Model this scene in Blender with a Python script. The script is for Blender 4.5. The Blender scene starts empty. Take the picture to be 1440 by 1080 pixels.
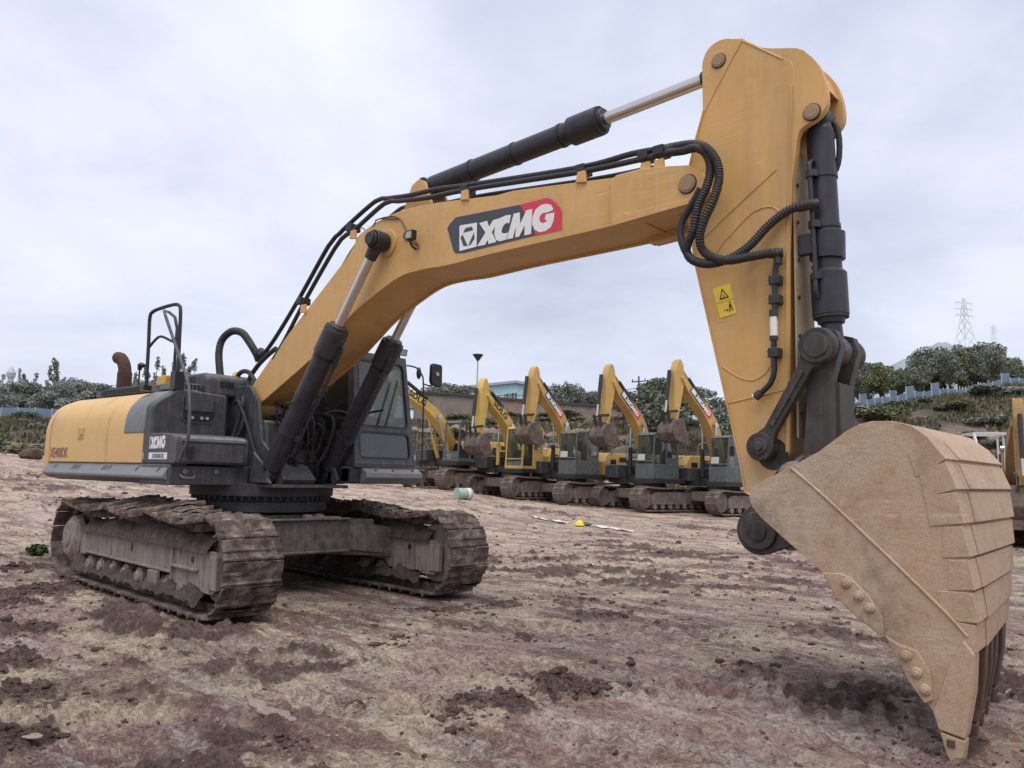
import bpy, bmesh, math, random
import numpy as np
from mathutils import Vector, Matrix, Euler
random.seed(7); RS = np.random.RandomState(11)
SC = bpy.context.scene; COL = SC.collection
R = math.radians

# ------------------------------------------------------------------ helpers
def link(o, parent=None):
    COL.objects.link(o)
    if parent: o.parent = parent
    return o
def tag(o, label=None, cat=None, group=None, kind=None):
    if label: o['label'] = label
    if cat: o['category'] = cat
    if group: o['group'] = group
    if kind: o['kind'] = kind
    return o
def thing(name, label, cat, loc=(0, 0, 0), rz=0, group=None):
    o = bpy.data.objects.new(name, None); o.empty_display_size = .2
    link(o); o.location = loc; o.rotation_euler = (0, 0, rz)
    return tag(o, label, cat, group)
def copy_tree(o, parent=None):
    c = o.copy(); COL.objects.link(c); c.parent = parent
    for ch in o.children: copy_tree(ch, c)
    return c

class MB:
    def __init__(s): s.v = []; s.f = []; s.m = []; s.cur = 0
    def add(s, vs, fs):
        b = len(s.v); s.v += [tuple(q) for q in vs]
        for f in fs: s.f.append([b + i for i in f]); s.m.append(s.cur)
        return s
    def box(s, x0, x1, y0, y1, z0, z1):
        x0, x1 = sorted((x0, x1)); y0, y1 = sorted((y0, y1)); z0, z1 = sorted((z0, z1))
        return s.add([(x0,y0,z0),(x1,y0,z0),(x1,y1,z0),(x0,y1,z0),(x0,y0,z1),(x1,y0,z1),(x1,y1,z1),(x0,y1,z1)],
                     [(0,3,2,1),(4,5,6,7),(0,1,5,4),(1,2,6,5),(2,3,7,6),(3,0,4,7)])
    def prism(s, pts, a, b, axis='y'):
        n = len(pts)
        if axis == 'y': F = lambda q, t: (q[0], t, q[1])
        elif axis == 'x': F = lambda q, t: (t, q[0], q[1])
        else: F = lambda q, t: (q[0], q[1], t)
        vs = [F(q, a) for q in pts] + [F(q, b) for q in pts]
        return s.add(vs, [list(range(n)), list(range(2*n-1, n-1, -1))] + [(i, i+n, (i+1) % n + n, (i+1) % n) for i in range(n)])
    def cyl(s, a, b, r0, r1=None, n=20):
        a = Vector(a); b = Vector(b); r1 = r0 if r1 is None else r1
        d = (b - a).normalized(); t = d.orthogonal().normalized(); w = d.cross(t)
        vs = []
        for c, r in ((a, r0), (b, r1)):
            for i in range(n):
                g = 2*math.pi*i/n; vs.append(c + t*math.cos(g)*r + w*math.sin(g)*r)
        return s.add(vs, [list(range(n-1, -1, -1)), list(range(n, 2*n))] + [(i, (i+1) % n, (i+1) % n+n, i+n) for i in range(n)])
    def bar(s, a, b, w, h, up=(0, 0, 1)):
        a = Vector(a); b = Vector(b); d = (b-a).normalized(); u = Vector(up)
        sd = d.cross(u)
        if sd.length < 1e-4: sd = d.cross(Vector((1, 0, 0)))
        sd.normalize(); u = sd.cross(d)
        vs = []
        for c in (a, b):
            for i, j in ((-1,-1),(1,-1),(1,1),(-1,1)): vs.append(c + sd*i*w/2 + u*j*h/2)
        return s.add(vs, [(3,2,1,0),(4,5,6,7),(0,1,5,4),(1,2,6,5),(2,3,7,6),(3,0,4,7)])
    def tube(s, pts, r, n=10, rib=0, pitch=.02, smooth=True, step=.05):
        P = spline(pts, step if not rib else pitch/2) if smooth else [Vector(q) for q in pts]
        m = len(P); rings = []
        t0 = (P[1]-P[0]).normalized(); nn = t0.orthogonal().normalized()
        for i in range(m):
            t = (P[min(i+1, m-1)]-P[max(i-1, 0)]).normalized()
            nn = (nn - t*nn.dot(t)).normalized(); w = t.cross(nn)
            rr = r + (rib if i % 2 else 0)
            rings.append([P[i] + nn*math.cos(2*math.pi*k/n)*rr + w*math.sin(2*math.pi*k/n)*rr for k in range(n)])
        vs = [q for g in rings for q in g]
        fs = [(i*n+k, i*n+(k+1) % n, (i+1)*n+(k+1) % n, (i+1)*n+k) for i in range(m-1) for k in range(n)]
        fs += [list(range(n-1, -1, -1)), list(range((m-1)*n, m*n))]
        return s.add(vs, fs)
    def sphere(s, c, r, sc=(1, 1, 1), n=12, half=False):
        vs = []; fs = []; c = Vector(c); m = n//2
        for i in range(m+1):
            th = math.pi*i/m
            for k in range(n):
                ph = 2*math.pi*k/n
                vs.append(c + Vector((math.sin(th)*math.cos(ph)*r*sc[0], math.sin(th)*math.sin(ph)*r*sc[1], math.cos(th)*r*sc[2])))
        for i in range(m):
            for k in range(n): fs.append((i*n+k, (i+1)*n+k, (i+1)*n+(k+1) % n, i*n+(k+1) % n))
        return s.add(vs, fs)
    def build(s, name, mat, parent=None, bevel=0, smooth=35, kind=None, label=None, seg=2, jitter=0):
        me = bpy.data.meshes.new(name); me.from_pydata(s.v, [], s.f)
        mats = mat if isinstance(mat, (list, tuple)) else [mat]
        for m in mats: me.materials.append(m)
        if len(mats) > 1: me.polygons.foreach_set('material_index', s.m)
        me.validate(); bm = bmesh.new(); bm.from_mesh(me)
        bmesh.ops.remove_doubles(bm, verts=bm.verts, dist=1e-5)
        bmesh.ops.recalc_face_normals(bm, faces=bm.faces); bm.to_mesh(me); bm.free()
        if smooth:
            me.polygons.foreach_set('use_smooth', [True]*len(me.polygons)); me.set_sharp_from_angle(angle=R(smooth))
        me.update(); o = bpy.data.objects.new(name, me); link(o, parent)
        if bevel:
            b = o.modifiers.new('bevel', 'BEVEL'); b.width = bevel; b.segments = seg; b.limit_method = 'ANGLE'; b.angle_limit = R(40)
            b.harden_normals = True
        if kind: o['kind'] = kind
        if label: o['label'] = label
        return o
def islands(mb, name, mat, parent, **kw):
    """build every disconnected piece of a collector as an object of its own"""
    par = list(range(len(mb.v)))
    def fd(i):
        while par[i] != i: par[i] = par[par[i]]; i = par[i]
        return i
    for f in mb.f:
        for i in f[1:]: par[fd(i)] = fd(f[0])
    gr = {}
    for f in mb.f: gr.setdefault(fd(f[0]), []).append(f)
    out = []
    for fs in gr.values():
        ids = sorted({i for f in fs for i in f}); mp = {i: k for k, i in enumerate(ids)}
        m2 = MB(); m2.add([mb.v[i] for i in ids], [[mp[i] for i in f] for f in fs]); out.append(m2.build(name, mat, parent, **kw))
    return out
def spline(pts, step):
    P = [Vector(q) for q in pts]; out = []
    Q = [P[0]*2-P[1]] + P + [P[-1]*2-P[-2]]
    for i in range(1, len(Q)-2):
        a, b, c, d = Q[i-1], Q[i], Q[i+1], Q[i+2]
        n = max(2, int((c-b).length/step))
        for k in range(n):
            t = k/n
            out.append(.5*((2*b)+(c-a)*t+(2*a-5*b+4*c-d)*t*t+(3*b-a-3*c+d)*t**3))
    out.append(P[-1]); return out
def inset(pts, d):
    n = len(pts); A = sum(pts[i][0]*pts[(i+1) % n][1]-pts[(i+1) % n][0]*pts[i][1] for i in range(n))
    sg = 1 if A > 0 else -1; out = []
    for i in range(n):
        a = Vector(pts[i-1]); b = Vector(pts[i]); c = Vector(pts[(i+1) % n])
        e1 = (b-a).normalized(); e2 = (c-b).normalized()
        n1 = Vector((-e1.y, e1.x))*sg; n2 = Vector((-e2.y, e2.x))*sg
        m = (n1+n2); m = m/max(.35, m.length_squared)*2 if m.length > .2 else n1
        out.append(tuple(b+m*d))
    return out
def arc(cx, cy, r, a0, a1, n):
    return [(cx+r*math.cos(R(a0+(a1-a0)*i/n)), cy+r*math.sin(R(a0+(a1-a0)*i/n))) for i in range(n+1)]
def Y3(pts, y): return [(a, y, b) for a, b in pts]

# numpy value noise
def _h(ix, iy, s):
    n = (ix.astype(np.int64)*374761393 + iy.astype(np.int64)*668265263 + s*974634777) & 0xffffffff
    n = ((n ^ (n >> 13))*1274126177) & 0xffffffff
    return ((n ^ (n >> 16)) & 0xffff)/65535.0
def vnoise(x, y, s=0):
    ix = np.floor(x); iy = np.floor(y); fx = x-ix; fy = y-iy
    fx = fx*fx*fx*(fx*(fx*6-15)+10); fy = fy*fy*fy*(fy*(fy*6-15)+10)
    a = _h(ix, iy, s); b = _h(ix+1, iy, s); c = _h(ix, iy+1, s); d = _h(ix+1, iy+1, s)
    return (a+(b-a)*fx)*(1-fy)+(c+(d-c)*fx)*fy
def fbm(x, y, o=5, s=0, g=.5):
    t = 0; a = 1; w = 0
    for k in range(o):
        t = t+a*(vnoise(x, y, s+k*17)-.5); w += a; a *= g; x, y = x*1.93+y*.52+3.1, y*1.93-x*.3+7.7
    return t/w*2
def sm(x, a, b):
    t = np.clip((x-a)/(b-a), 0, 1); return t*t*(3-2*t)

# ------------------------------------------------------------------ materials
def newmat(name):
    m = bpy.data.materials.new(name); m.use_nodes = True; nt = m.node_tree; return m, nt, nt.nodes['Principled BSDF']
def N(nt, t, **kw):
    n = nt.nodes.new(t)
    for k, v in kw.items():
        if k in n.inputs.keys() if hasattr(n.inputs, 'keys') else False: n.inputs[k].default_value = v
        else: setattr(n, k, v)
    return n
def noise(nt, vec, scale, detail=6, rough=.6, dist=0):
    n = nt.nodes.new('ShaderNodeTexNoise'); n.inputs['Scale'].default_value = scale; n.inputs['Detail'].default_value = detail
    n.inputs['Roughness'].default_value = rough; n.inputs['Distortion'].default_value = dist
    nt.links.new(vec, n.inputs['Vector']); return n.outputs['Fac']
def ramp(nt, fac, stops):
    r = nt.nodes.new('ShaderNodeValToRGB'); e = r.color_ramp.elements
    while len(e) < len(stops): e.new(.5)
    for i, (p, c) in enumerate(stops):
        e[i].position = p; e[i].color = (c, c, c, 1) if not isinstance(c, tuple) else (*c, 1)
    nt.links.new(fac, r.inputs[0]); return r.outputs[0]
def mixc(nt, fac, a, b, mode='MIX'):
    m = nt.nodes.new('ShaderNodeMix'); m.data_type = 'RGBA'; m.blend_type = mode
    for sock, v in ((m.inputs[0], fac), (m.inputs[6], a), (m.inputs[7], b)):
        if isinstance(v, (int, float)): sock.default_value = v
        elif isinstance(v, tuple): sock.default_value = (*v, 1)
        else: nt.links.new(v, sock)
    return m.outputs[2]
def math_(nt, op, a, b=0, clamp=False):
    m = nt.nodes.new('ShaderNodeMath'); m.operation = op; m.use_clamp = clamp
    for i, v in enumerate((a, b)):
        if isinstance(v, (int, float)): m.inputs[i].default_value = v
        else: nt.links.new(v, m.inputs[i])
    return m.outputs[0]
def mapping(nt, vec, sc=(1, 1, 1), rot=(0, 0, 0)):
    m = nt.nodes.new('ShaderNodeMapping'); m.inputs['Scale'].default_value = sc; m.inputs['Rotation'].default_value = rot
    nt.links.new(vec, m.inputs['Vector']); return m.outputs[0]
def bump(nt, bsdf, h, strength=.3, dist=.02):
    b = nt.nodes.new('ShaderNodeBump'); b.inputs['Strength'].default_value = strength; b.inputs['Distance'].default_value = dist
    nt.links.new(h, b.inputs['Height']); nt.links.new(b.outputs[0], bsdf.inputs['Normal'])
def objvec(nt):
    return nt.nodes.new('ShaderNodeTexCoord').outputs['Object']
def paint(name, base, dust=(.42, .34, .26), rough=.45, dusty=.35, chips=.15, chipcol=(.09, .05, .03), low=None, metal=0, streak=.3, bmp=.12, dark=.7, spec=.4):
    """weathered paint: dust film, vertical rain streaks, chips; low=(z0,z1) adds dirt towards the bottom"""
    m, nt, b = newmat(name); v = objvec(nt)
    n1 = noise(nt, v, 1.3, 6, .65); n2 = noise(nt, v, 9, 8, .7); n3 = noise(nt, v, 45, 4, .7)
    st = noise(nt, mapping(nt, v, (14, 14, .7)), 1.6, 5, .7)
    c = mixc(nt, ramp(nt, n1, [(.3, 0.), (.75, 1.)]), tuple(q*dark for q in base), base)
    f = math_(nt, 'MULTIPLY', ramp(nt, n2, [(.35, .0), (.7, 1.)]), dusty)
    f = math_(nt, 'ADD', f, math_(nt, 'MULTIPLY', ramp(nt, st, [(.48, 0.), (.68, 1.)]), streak), True)
    if low:
        sx = nt.nodes.new('ShaderNodeSeparateXYZ'); nt.links.new(v, sx.inputs[0])
        mr = nt.nodes.new('ShaderNodeMapRange'); mr.inputs[1].default_value = low[0]; mr.inputs[2].default_value = low[1]
        mr.inputs[3].default_value = .75; mr.inputs[4].default_value = 0; nt.links.new(sx.outputs[2], mr.inputs[0])
        f = math_(nt, 'ADD', f, math_(nt, 'MULTIPLY', mr.outputs[0], ramp(nt, n2, [(.3, .3), (.6, 1.)])), True)
    # dust settles on upward faces
    g = nt.nodes.new('ShaderNodeNewGeometry'); sz = nt.nodes.new('ShaderNodeSeparateXYZ'); nt.links.new(g.outputs['Normal'], sz.inputs[0])
    up = math_(nt, 'MULTIPLY', ramp(nt, sz.outputs[2], [(.55, 0.), (.95, 1.)]), .45)
    f = math_(nt, 'ADD', f, math_(nt, 'MULTIPLY', up, n2), True)
    c = mixc(nt, f, c, dust)
    ch = math_(nt, 'MULTIPLY', ramp(nt, noise(nt, v, 22, 10, .75), [(.66, 0.), (.7, 1.)]), chips*3, True)
    c = mixc(nt, ch, c, chipcol)
    if base[0] > .5:
        for ang, am_, colr in ((35, .35, tuple(q*.45 for q in base)), (-50, .3, (.75, .62, .42)), (8, .3, tuple(q*.5 for q in base))):
            sn = noise(nt, mapping(nt, v, (1, 1, 24), (0, R(ang), 0)), .8, 3, .5, .3)
            ln = math_(nt, 'MULTIPLY', ramp(nt, sn, [(.49, 0.), (.5, 1.), (.51, 0.)]), ramp(nt, noise(nt, v, 1.9, 4, .6), [(.50, 0.), (.62, 1.)]))
            c = mixc(nt, math_(nt, 'MULTIPLY', ln, am_), c, colr)
        gr_ = noise(nt, mapping(nt, v, (2.2, 2.2, .5)), 1.1, 7, .7, .5)
        c = mixc(nt, math_(nt, 'MULTIPLY', ramp(nt, gr_, [(.54, 0.), (.66, 1.)]), .35), c, (.30, .20, .11))
    nt.links.new(c, b.inputs['Base Color']); b.inputs['Metallic'].default_value = metal
    b.inputs['Specular IOR Level'].default_value = spec
    nt.links.new(math_(nt, 'ADD', math_(nt, 'MULTIPLY', f, .4), math_(nt, 'MULTIPLY_ADD', n2, .2) if False else rough, True), b.inputs['Roughness'])
    h = math_(nt, 'ADD', math_(nt, 'MULTIPLY', n1, .8), math_(nt, 'MULTIPLY', n3, .08))
    bump(nt, b, math_(nt, 'SUBTRACT', h, math_(nt, 'MULTIPLY', ch, .15)), bmp, .02)
    return m
def simple(name, col, rough=.5, metal=0, var=.25, scale=20, bmp=.1, spec=.5):
    m, nt, b = newmat(name); v = objvec(nt); n = noise(nt, v, scale, 6, .65)
    nt.links.new(mixc(nt, n, tuple(q*(1-var) for q in col), tuple(min(1, q*(1+var)) for q in col)), b.inputs['Base Color'])
    b.inputs['Roughness'].default_value = rough; b.inputs['Metallic'].default_value = metal; b.inputs['Specular IOR Level'].default_value = spec
    if bmp: bump(nt, b, n, bmp, .01)
    return m
def muddy(name, cols, scale=4, bmp=.8, rough=.85, streak=0, metal=0):
    m, nt, b = newmat(name); v = objvec(nt)
    n1 = noise(nt, v, scale, 10, .7, .3); n2 = noise(nt, v, scale*9, 8, .75)
    c = ramp(nt, math_(nt, 'ADD', math_(nt, 'MULTIPLY', n1, .7), math_(nt, 'MULTIPLY', n2, .3)), [(.3, cols[0]), (.48, cols[1]), (.66, cols[2])])
    if streak:
        s = ramp(nt, noise(nt, mapping(nt, v, (30, 30, 1.2)), 1, 5, .7), [(.42, 0.), (.62, 1.)])
        c = mixc(nt, math_(nt, 'MULTIPLY', s, streak), c, (.34, .28, .25))
    nt.links.new(c, b.inputs['Base Color']); b.inputs['Roughness'].default_value = rough; b.inputs['Specular IOR Level'].default_value = .3
    b.inputs['Metallic'].default_value = metal
    bump(nt, b, math_(nt, 'ADD', n1, math_(nt, 'MULTIPLY', n2, .6)), bmp, .04)
    return m
def glassmat(name, tint=(.55, .62, .6), alpha=.35):
    m, nt, b = newmat(name); v = objvec(nt); n = noise(nt, v, 3, 8, .7)
    tr = nt.nodes.new('ShaderNodeBsdfTransparent'); tr.inputs[0].default_value = (*tint, 1)
    gl = nt.nodes.new('ShaderNodeBsdfGlossy'); gl.inputs['Roughness'].default_value = .06; gl.inputs[0].default_value = (.9, .9, .9, 1)
    df = nt.nodes.new('ShaderNodeBsdfDiffuse'); df.inputs[0].default_value = (.24, .24, .23, 1)
    lw = nt.nodes.new('ShaderNodeLayerWeight'); lw.inputs[0].default_value = .5; fr_ = math_(nt, 'MULTIPLY', math_(nt, 'POWER', lw.outputs['Facing'], 3.), .8)
    a = nt.nodes.new('ShaderNodeMixShader'); c = nt.nodes.new('ShaderNodeMixShader')
    nt.links.new(math_(nt, 'MULTIPLY', ramp(nt, n, [(.3, .25), (.7, 1.)]), alpha), a.inputs[0]); nt.links.new(tr.outputs[0], a.inputs[1]); nt.links.new(df.outputs[0], a.inputs[2])
    nt.links.new(math_(nt, 'ADD', fr_, .09, True), c.inputs[0]); nt.links.new(a.outputs[0], c.inputs[1]); nt.links.new(gl.outputs[0], c.inputs[2])
    nt.links.new(c.outputs[0], nt.nodes['Material Output'].inputs[0]); return m
def leafmat(name, c0, c1, c2):
    m, nt, b = newmat(name); g = nt.nodes.new('ShaderNodeNewGeometry'); v = g.outputs['Position']
    n = noise(nt, v, .9, 3, .6)
    f = math_(nt, 'ADD', math_(nt, 'MULTIPLY', g.outputs['Random Per Island'], .5), math_(nt, 'MULTIPLY', n, .6))
    nt.links.new(ramp(nt, f, [(.2, c0), (.55, c1), (.9, c2)]), b.inputs['Base Color']); b.inputs['Roughness'].default_value = .7
    b.inputs['Specular IOR Level'].default_value = .2
    return m

M = {}
M['yel'] = paint('yellow_paint', (.66, .37, .105), dust=(.54, .42, .28), rough=.42, dusty=.28, chips=.10, streak=.3, dark=.78)
M['yelarm'] = paint('yellow_arm_paint', (.66, .37, .105), dust=(.52, .40, .26), rough=.42, dusty=.3, chips=.16, low=(1.2, 1.7), dark=.76, streak=.28, chipcol=(.2, .09, .04))
M['yeldoor'] = paint('yellow_panel_paint', (.68, .41, .12), dust=(.58, .44, .30), rough=.4, dusty=.3, chips=.03, streak=.25, dark=.9)
M['armface'] = paint('dusty_arm_face', (.42, .30, .14), dust=(.40, .34, .27), rough=.6, dusty=.7, chips=.25)
M['grey'] = paint('slate_grey_paint', (.044, .048, .056), dust=(.24, .22, .20), rough=.42, dusty=.22, chips=.05, streak=.2)
M['lgrey'] = paint('blue_grey_paint', (.15, .165, .18), dust=(.34, .31, .28), rough=.42, dusty=.25, chips=.05, streak=.2)
M['dgrey'] = paint('dark_grey_paint', (.018, .019, .022), dust=(.12, .105, .095), rough=.5, dusty=.35, chips=.1, streak=.1)
M['skirt'] = paint('skirt_grey_paint', (.20, .21, .225), dust=(.30, .27, .25), rough=.45, dusty=.3, chips=.1, streak=.1)
M['cyl'] = paint('cylinder_grey_paint', (.028, .028, .038), dust=(.16, .145, .14), rough=.36, dusty=.14, chips=.12, streak=.08)
M['chrome'] = simple('chrome_rod', (.62, .6, .58), .22, 1, .12, 30, .02)
M['rubber'] = simple('black_rubber_hose', (.022, .021, .022), .6, 0, .4, 25, .15)
M['blackpaint'] = simple('black_pipe_paint', (.016, .017, .02), .4, 0, .3, 25, .1)
M['link'] = paint('dark_link_steel', (.020, .019, .020), dust=(.14, .115, .10), rough=.5, dusty=.35, chips=.25, chipcol=(.12, .10, .09))
M['hlink'] = paint('grey_link_steel', (.030, .028, .028), dust=(.16, .135, .12), rough=.5, dusty=.35, chips=.25)
M['pin'] = paint('pin_steel', (.34, .22, .12), dust=(.3, .22, .16), rough=.5, dusty=.6, chips=.3)
M['rust'] = muddy('rusty_exhaust', [(.035, .02, .016), (.08, .042, .032), (.13, .075, .058)], 8, .3)
M['mudsteel'] = muddy('muddy_track_steel', [(.03, .022, .018), (.13, .095, .08), (.44, .35, .29)], 7, 1.0)
M['mudframe'] = muddy('muddy_track_frame', [(.09, .07, .06), (.19, .15, .13), (.34, .28, .24)], 5, .5, streak=.85)
M['mudearth'] = muddy('caked_mud', [(.04, .03, .027), (.11, .08, .07), (.22, .17, .15)], 12, 1.2)
M['frame'] = paint('chassis_paint', (.06, .058, .055), dust=(.22, .17, .14), rough=.6, dusty=.7, chips=.1, streak=.3)
M['glass'] = glassmat('cab_glass', (.38, .44, .43), .14)
M['cream'] = simple('cream_curtain', (.5, .46, .33), .8, 0, .15, 6)
M['seat'] = simple('dark_seat', (.02, .02, .022), .8)
M['white'] = simple('white_decal', (.72, .72, .70), .45, 0, .08, 40, 0)
M['red'] = simple('red_decal', (.60, .035, .07), .4, 0, .1, 8, 0)
M['slate'] = simple('slate_decal', (.045, .055, .07), .4, 0, .15, 8, 0)
M['black'] = simple('black_plastic', (.012, .012, .013), .45, 0, .3)
M['warn'] = simple('yellow_warning_decal', (.78, .55, .03), .4, 0, .06, 10, 0)
M['lens'] = simple('lamp_lens', (.35, .34, .32), .15, 0, .2)
M['orange'] = simple('orange_beacon', (.6, .30, .03), .3)
M['redbrown'] = simple('faded_maroon_lettering', (.22, .10, .10), .5, 0, .2, 30, 0)
def bucketmat():
    m, nt, b = newmat('worn_bucket_steel'); v = objvec(nt)
    n1 = noise(nt, v, 1.3, 8, .65, .4); n2 = noise(nt, v, 11, 10, .75, .3); n3 = noise(nt, v, 90, 6, .8)
    wear = noise(nt, v, 1.7, 3, .5)
    c = ramp(nt, n1, [(.40, (.21, .152, .105)), (.47, (.35, .265, .185)), (.53, (.42, .32, .225)), (.60, (.40, .255, .155))])
    c = mixc(nt, math_(nt, 'MULTIPLY', ramp(nt, n2, [(.42, 0.), (.60, 1.)]), .6), c, (.50, .40, .30))
    c = mixc(nt, math_(nt, 'MULTIPLY', ramp(nt, n2, [(.34, 1.), (.45, 0.)]), .6), c, (.25, .165, .105))
    g_ = nt.nodes.new('ShaderNodeSeparateXYZ'); nt.links.new(v, g_.inputs[0])
    # polished, rustier band along the heel and the lip
    mr = nt.nodes.new('ShaderNodeMapRange'); mr.inputs[1].default_value = 7.75; mr.inputs[2].default_value = 8.15; nt.links.new(math_(nt, 'ADD', g_.outputs[0], math_(nt, 'MULTIPLY', wear, .3)), mr.inputs[0])
    c = mixc(nt, math_(nt, 'MULTIPLY', mr.outputs[0], .45), c, (.52, .33, .20))
    for sx_, ang, th, am_, colr in (((1, 1, 26), 48, .012, .5, (.72, .60, .46)), ((1, 1, 34), 63, .010, .45, (.70, .56, .42)), ((1, 1, 22), 20, .008, .35, (.22, .15, .10)), ((1, 1, 40), -35, .010, .3, (.66, .54, .41)), ((1, 1, 18), 85, .008, .35, (.24, .16, .11))):
        sn = noise(nt, mapping(nt, v, sx_, (0, R(ang), 0)), .9, 3, .5, .25)
        ln = ramp(nt, sn, [(.5-th, 0.), (.5, 1.), (.5+th, 0.)])
        c = mixc(nt, math_(nt, 'MULTIPLY', math_(nt, 'MULTIPLY', ln, ramp(nt, noise(nt, v, 3.3, 4, .6), [(.46, 0.), (.60, 1.)])), am_), c, colr)
    c = mixc(nt, ramp(nt, n3, [(.40, .5), (.50, 0.)]), c, (.23, .16, .105))
    nt.links.new(c, b.inputs['Base Color']); b.inputs['Roughness'].default_value = .6; b.inputs['Specular IOR Level'].default_value = .35
    bump(nt, b, math_(nt, 'ADD', math_(nt, 'ADD', math_(nt, 'MULTIPLY', n2, .6), n1), math_(nt, 'MULTIPLY', n3, .2)), .45, .03)
    return m
M['bucket'] = bucketmat()
M['tooth'] = paint('worn_tooth_steel', (.065, .038, .030), dust=(.22, .14, .10), rough=.45, dusty=.3, chips=.3)

def ground_mat():
    m, nt, b = newmat('churned_mud'); g = nt.nodes.new('ShaderNodeNewGeometry'); v = g.outputs['Position']
    at = nt.nodes.new('ShaderNodeAttribute'); at.attribute_name = 'mud'; mud = at.outputs['Fac']
    aw = nt.nodes.new('ShaderNodeAttribute'); aw.attribute_name = 'grass'; gr = aw.outputs['Fac']
    st = mapping(nt, v, (.35, 1.6, 1), (0, 0, R(-38)))
    n1 = noise(nt, v, .22, 5, .6, .5); n2 = noise(nt, st, .9, 8, .68, .6); n3 = noise(nt, v, 5, 10, .72); n4 = noise(nt, v, 38, 8, .8); n5 = noise(nt, st, 3.2, 9, .72, .4)
    f = math_(nt, 'ADD', math_(nt, 'MULTIPLY', math_(nt, 'SUBTRACT', math_(nt, 'ADD', math_(nt, 'MULTIPLY', n1, .5), math_(nt, 'MULTIPLY', n2, .5)), .5), 3.2), .5)
    c = ramp(nt, f, [(.18, (.24, .13, .115)), (.36, (.46, .275, .225)), (.43, (.92, .74, .53)), (.58, (.86, .68, .48)), (.65, (.46, .25, .21)), (.82, (.88, .68, .58))])
    n6 = noise(nt, v, 1.1, 7, .7, .8)
    n7 = noise(nt, v, .33, 6, .65, .9)
    c = mixc(nt, math_(nt, 'MULTIPLY', ramp(nt, n7, [(.53, 0.), (.60, 1.)]), .7), c, (.66, .42, .385))
    c = mixc(nt, math_(nt, 'MULTIPLY', ramp(nt, n7, [(.38, 1.), (.45, 0.)]), .6), c, (.32, .24, .20))
    c = mixc(nt, math_(nt, 'MULTIPLY', ramp(nt, n6, [(.52, 0.), (.60, 1.)]), .55), c, (.26, .14, .13))
    c = mixc(nt, math_(nt, 'MULTIPLY', ramp(nt, n5, [(.53, 0.), (.60, 1.)]), .65), c, (.88, .77, .66))
    c = mixc(nt, math_(nt, 'MULTIPLY', ramp(nt, n5, [(.36, 1.), (.44, 0.)]), .55), c, (.17, .12, .10))
    c = mixc(nt, math_(nt, 'MULTIPLY', ramp(nt, n3, [(.35, 1.), (.43, 0.)]), .5), c, (.18, .12, .11))
    c = mixc(nt, math_(nt, 'MULTIPLY', ramp(nt, n3, [(.56, 0.), (.68, 1.)]), .45), c, (.58, .48, .41))
    c = mixc(nt, math_(nt, 'MULTIPLY', ramp(nt, n4, [(.40, 1.), (.49, 0.)]), .6), c, (.20, .14, .12))
    c = mixc(nt, math_(nt, 'MULTIPLY', ramp(nt, n4, [(.52, 0.), (.62, 1.)]), .6), c, (.72, .63, .54))
    n8 = noise(nt, v, 95, 5, .85)
    c = mixc(nt, ramp(nt, n8, [(.36, .5), (.44, 0.)]), c, (.15, .10, .08))
    c = mixc(nt, ramp(nt, n8, [(.56, 0.), (.66, .5)]), c, (.80, .72, .60))
    cr = noise(nt, v, 7.5, 9, .8, .8); ck = ramp(nt, cr, [(.475, 0.), (.5, 1.), (.525, 0.)])
    c = mixc(nt, math_(nt, 'MULTIPLY', ck, math_(nt, 'MULTIPLY', ramp(nt, n6, [(.42, 0.), (.55, 1.)]), .6)), c, (.11, .075, .06))
    mf = math_(nt, 'ADD', mud, math_(nt, 'MULTIPLY', math_(nt, 'SUBTRACT', math_(nt, 'ADD', n3, n4), 1.), 1.3))
    c = mixc(nt, ramp(nt, mf, [(.28, 0.), (.5, .9)]), c, mixc(nt, ramp(nt, n4, [(.35, 0.), (.65, 1.)]), (.055, .032, .028), (.30, .20, .17)))
    gc = ramp(nt, noise(nt, v, .5, 8, .7, .4), [(.35, (.055, .055, .032)), (.5, (.115, .10, .062)), (.62, (.17, .14, .10))])
    gc = mixc(nt, ramp(nt, noise(nt, v, 2.5, 8, .75), [(.35, .6), (.6, 0.)]), gc, (.035, .04, .022))
    c = mixc(nt, gr, c, gc)
    nt.links.new(c, b.inputs['Base Color'])
    nt.links.new(ramp(nt, math_(nt, 'ADD', n2, math_(nt, 'MULTIPLY', mud, -.1)), [(.36, .55), (.6, .9)]), b.inputs['Roughness'])
    b.inputs['Specular IOR Level'].default_value = .25
    h = math_(nt, 'ADD', math_(nt, 'MULTIPLY', n3, 1.), math_(nt, 'ADD', math_(nt, 'ADD', math_(nt, 'MULTIPLY', n4, .5), math_(nt, 'MULTIPLY', ck, -.12)), math_(nt, 'MULTIPLY', n5, .8)))
    bump(nt, b, h, 1.0, .11)
    return m
M['ground'] = ground_mat()

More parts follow.
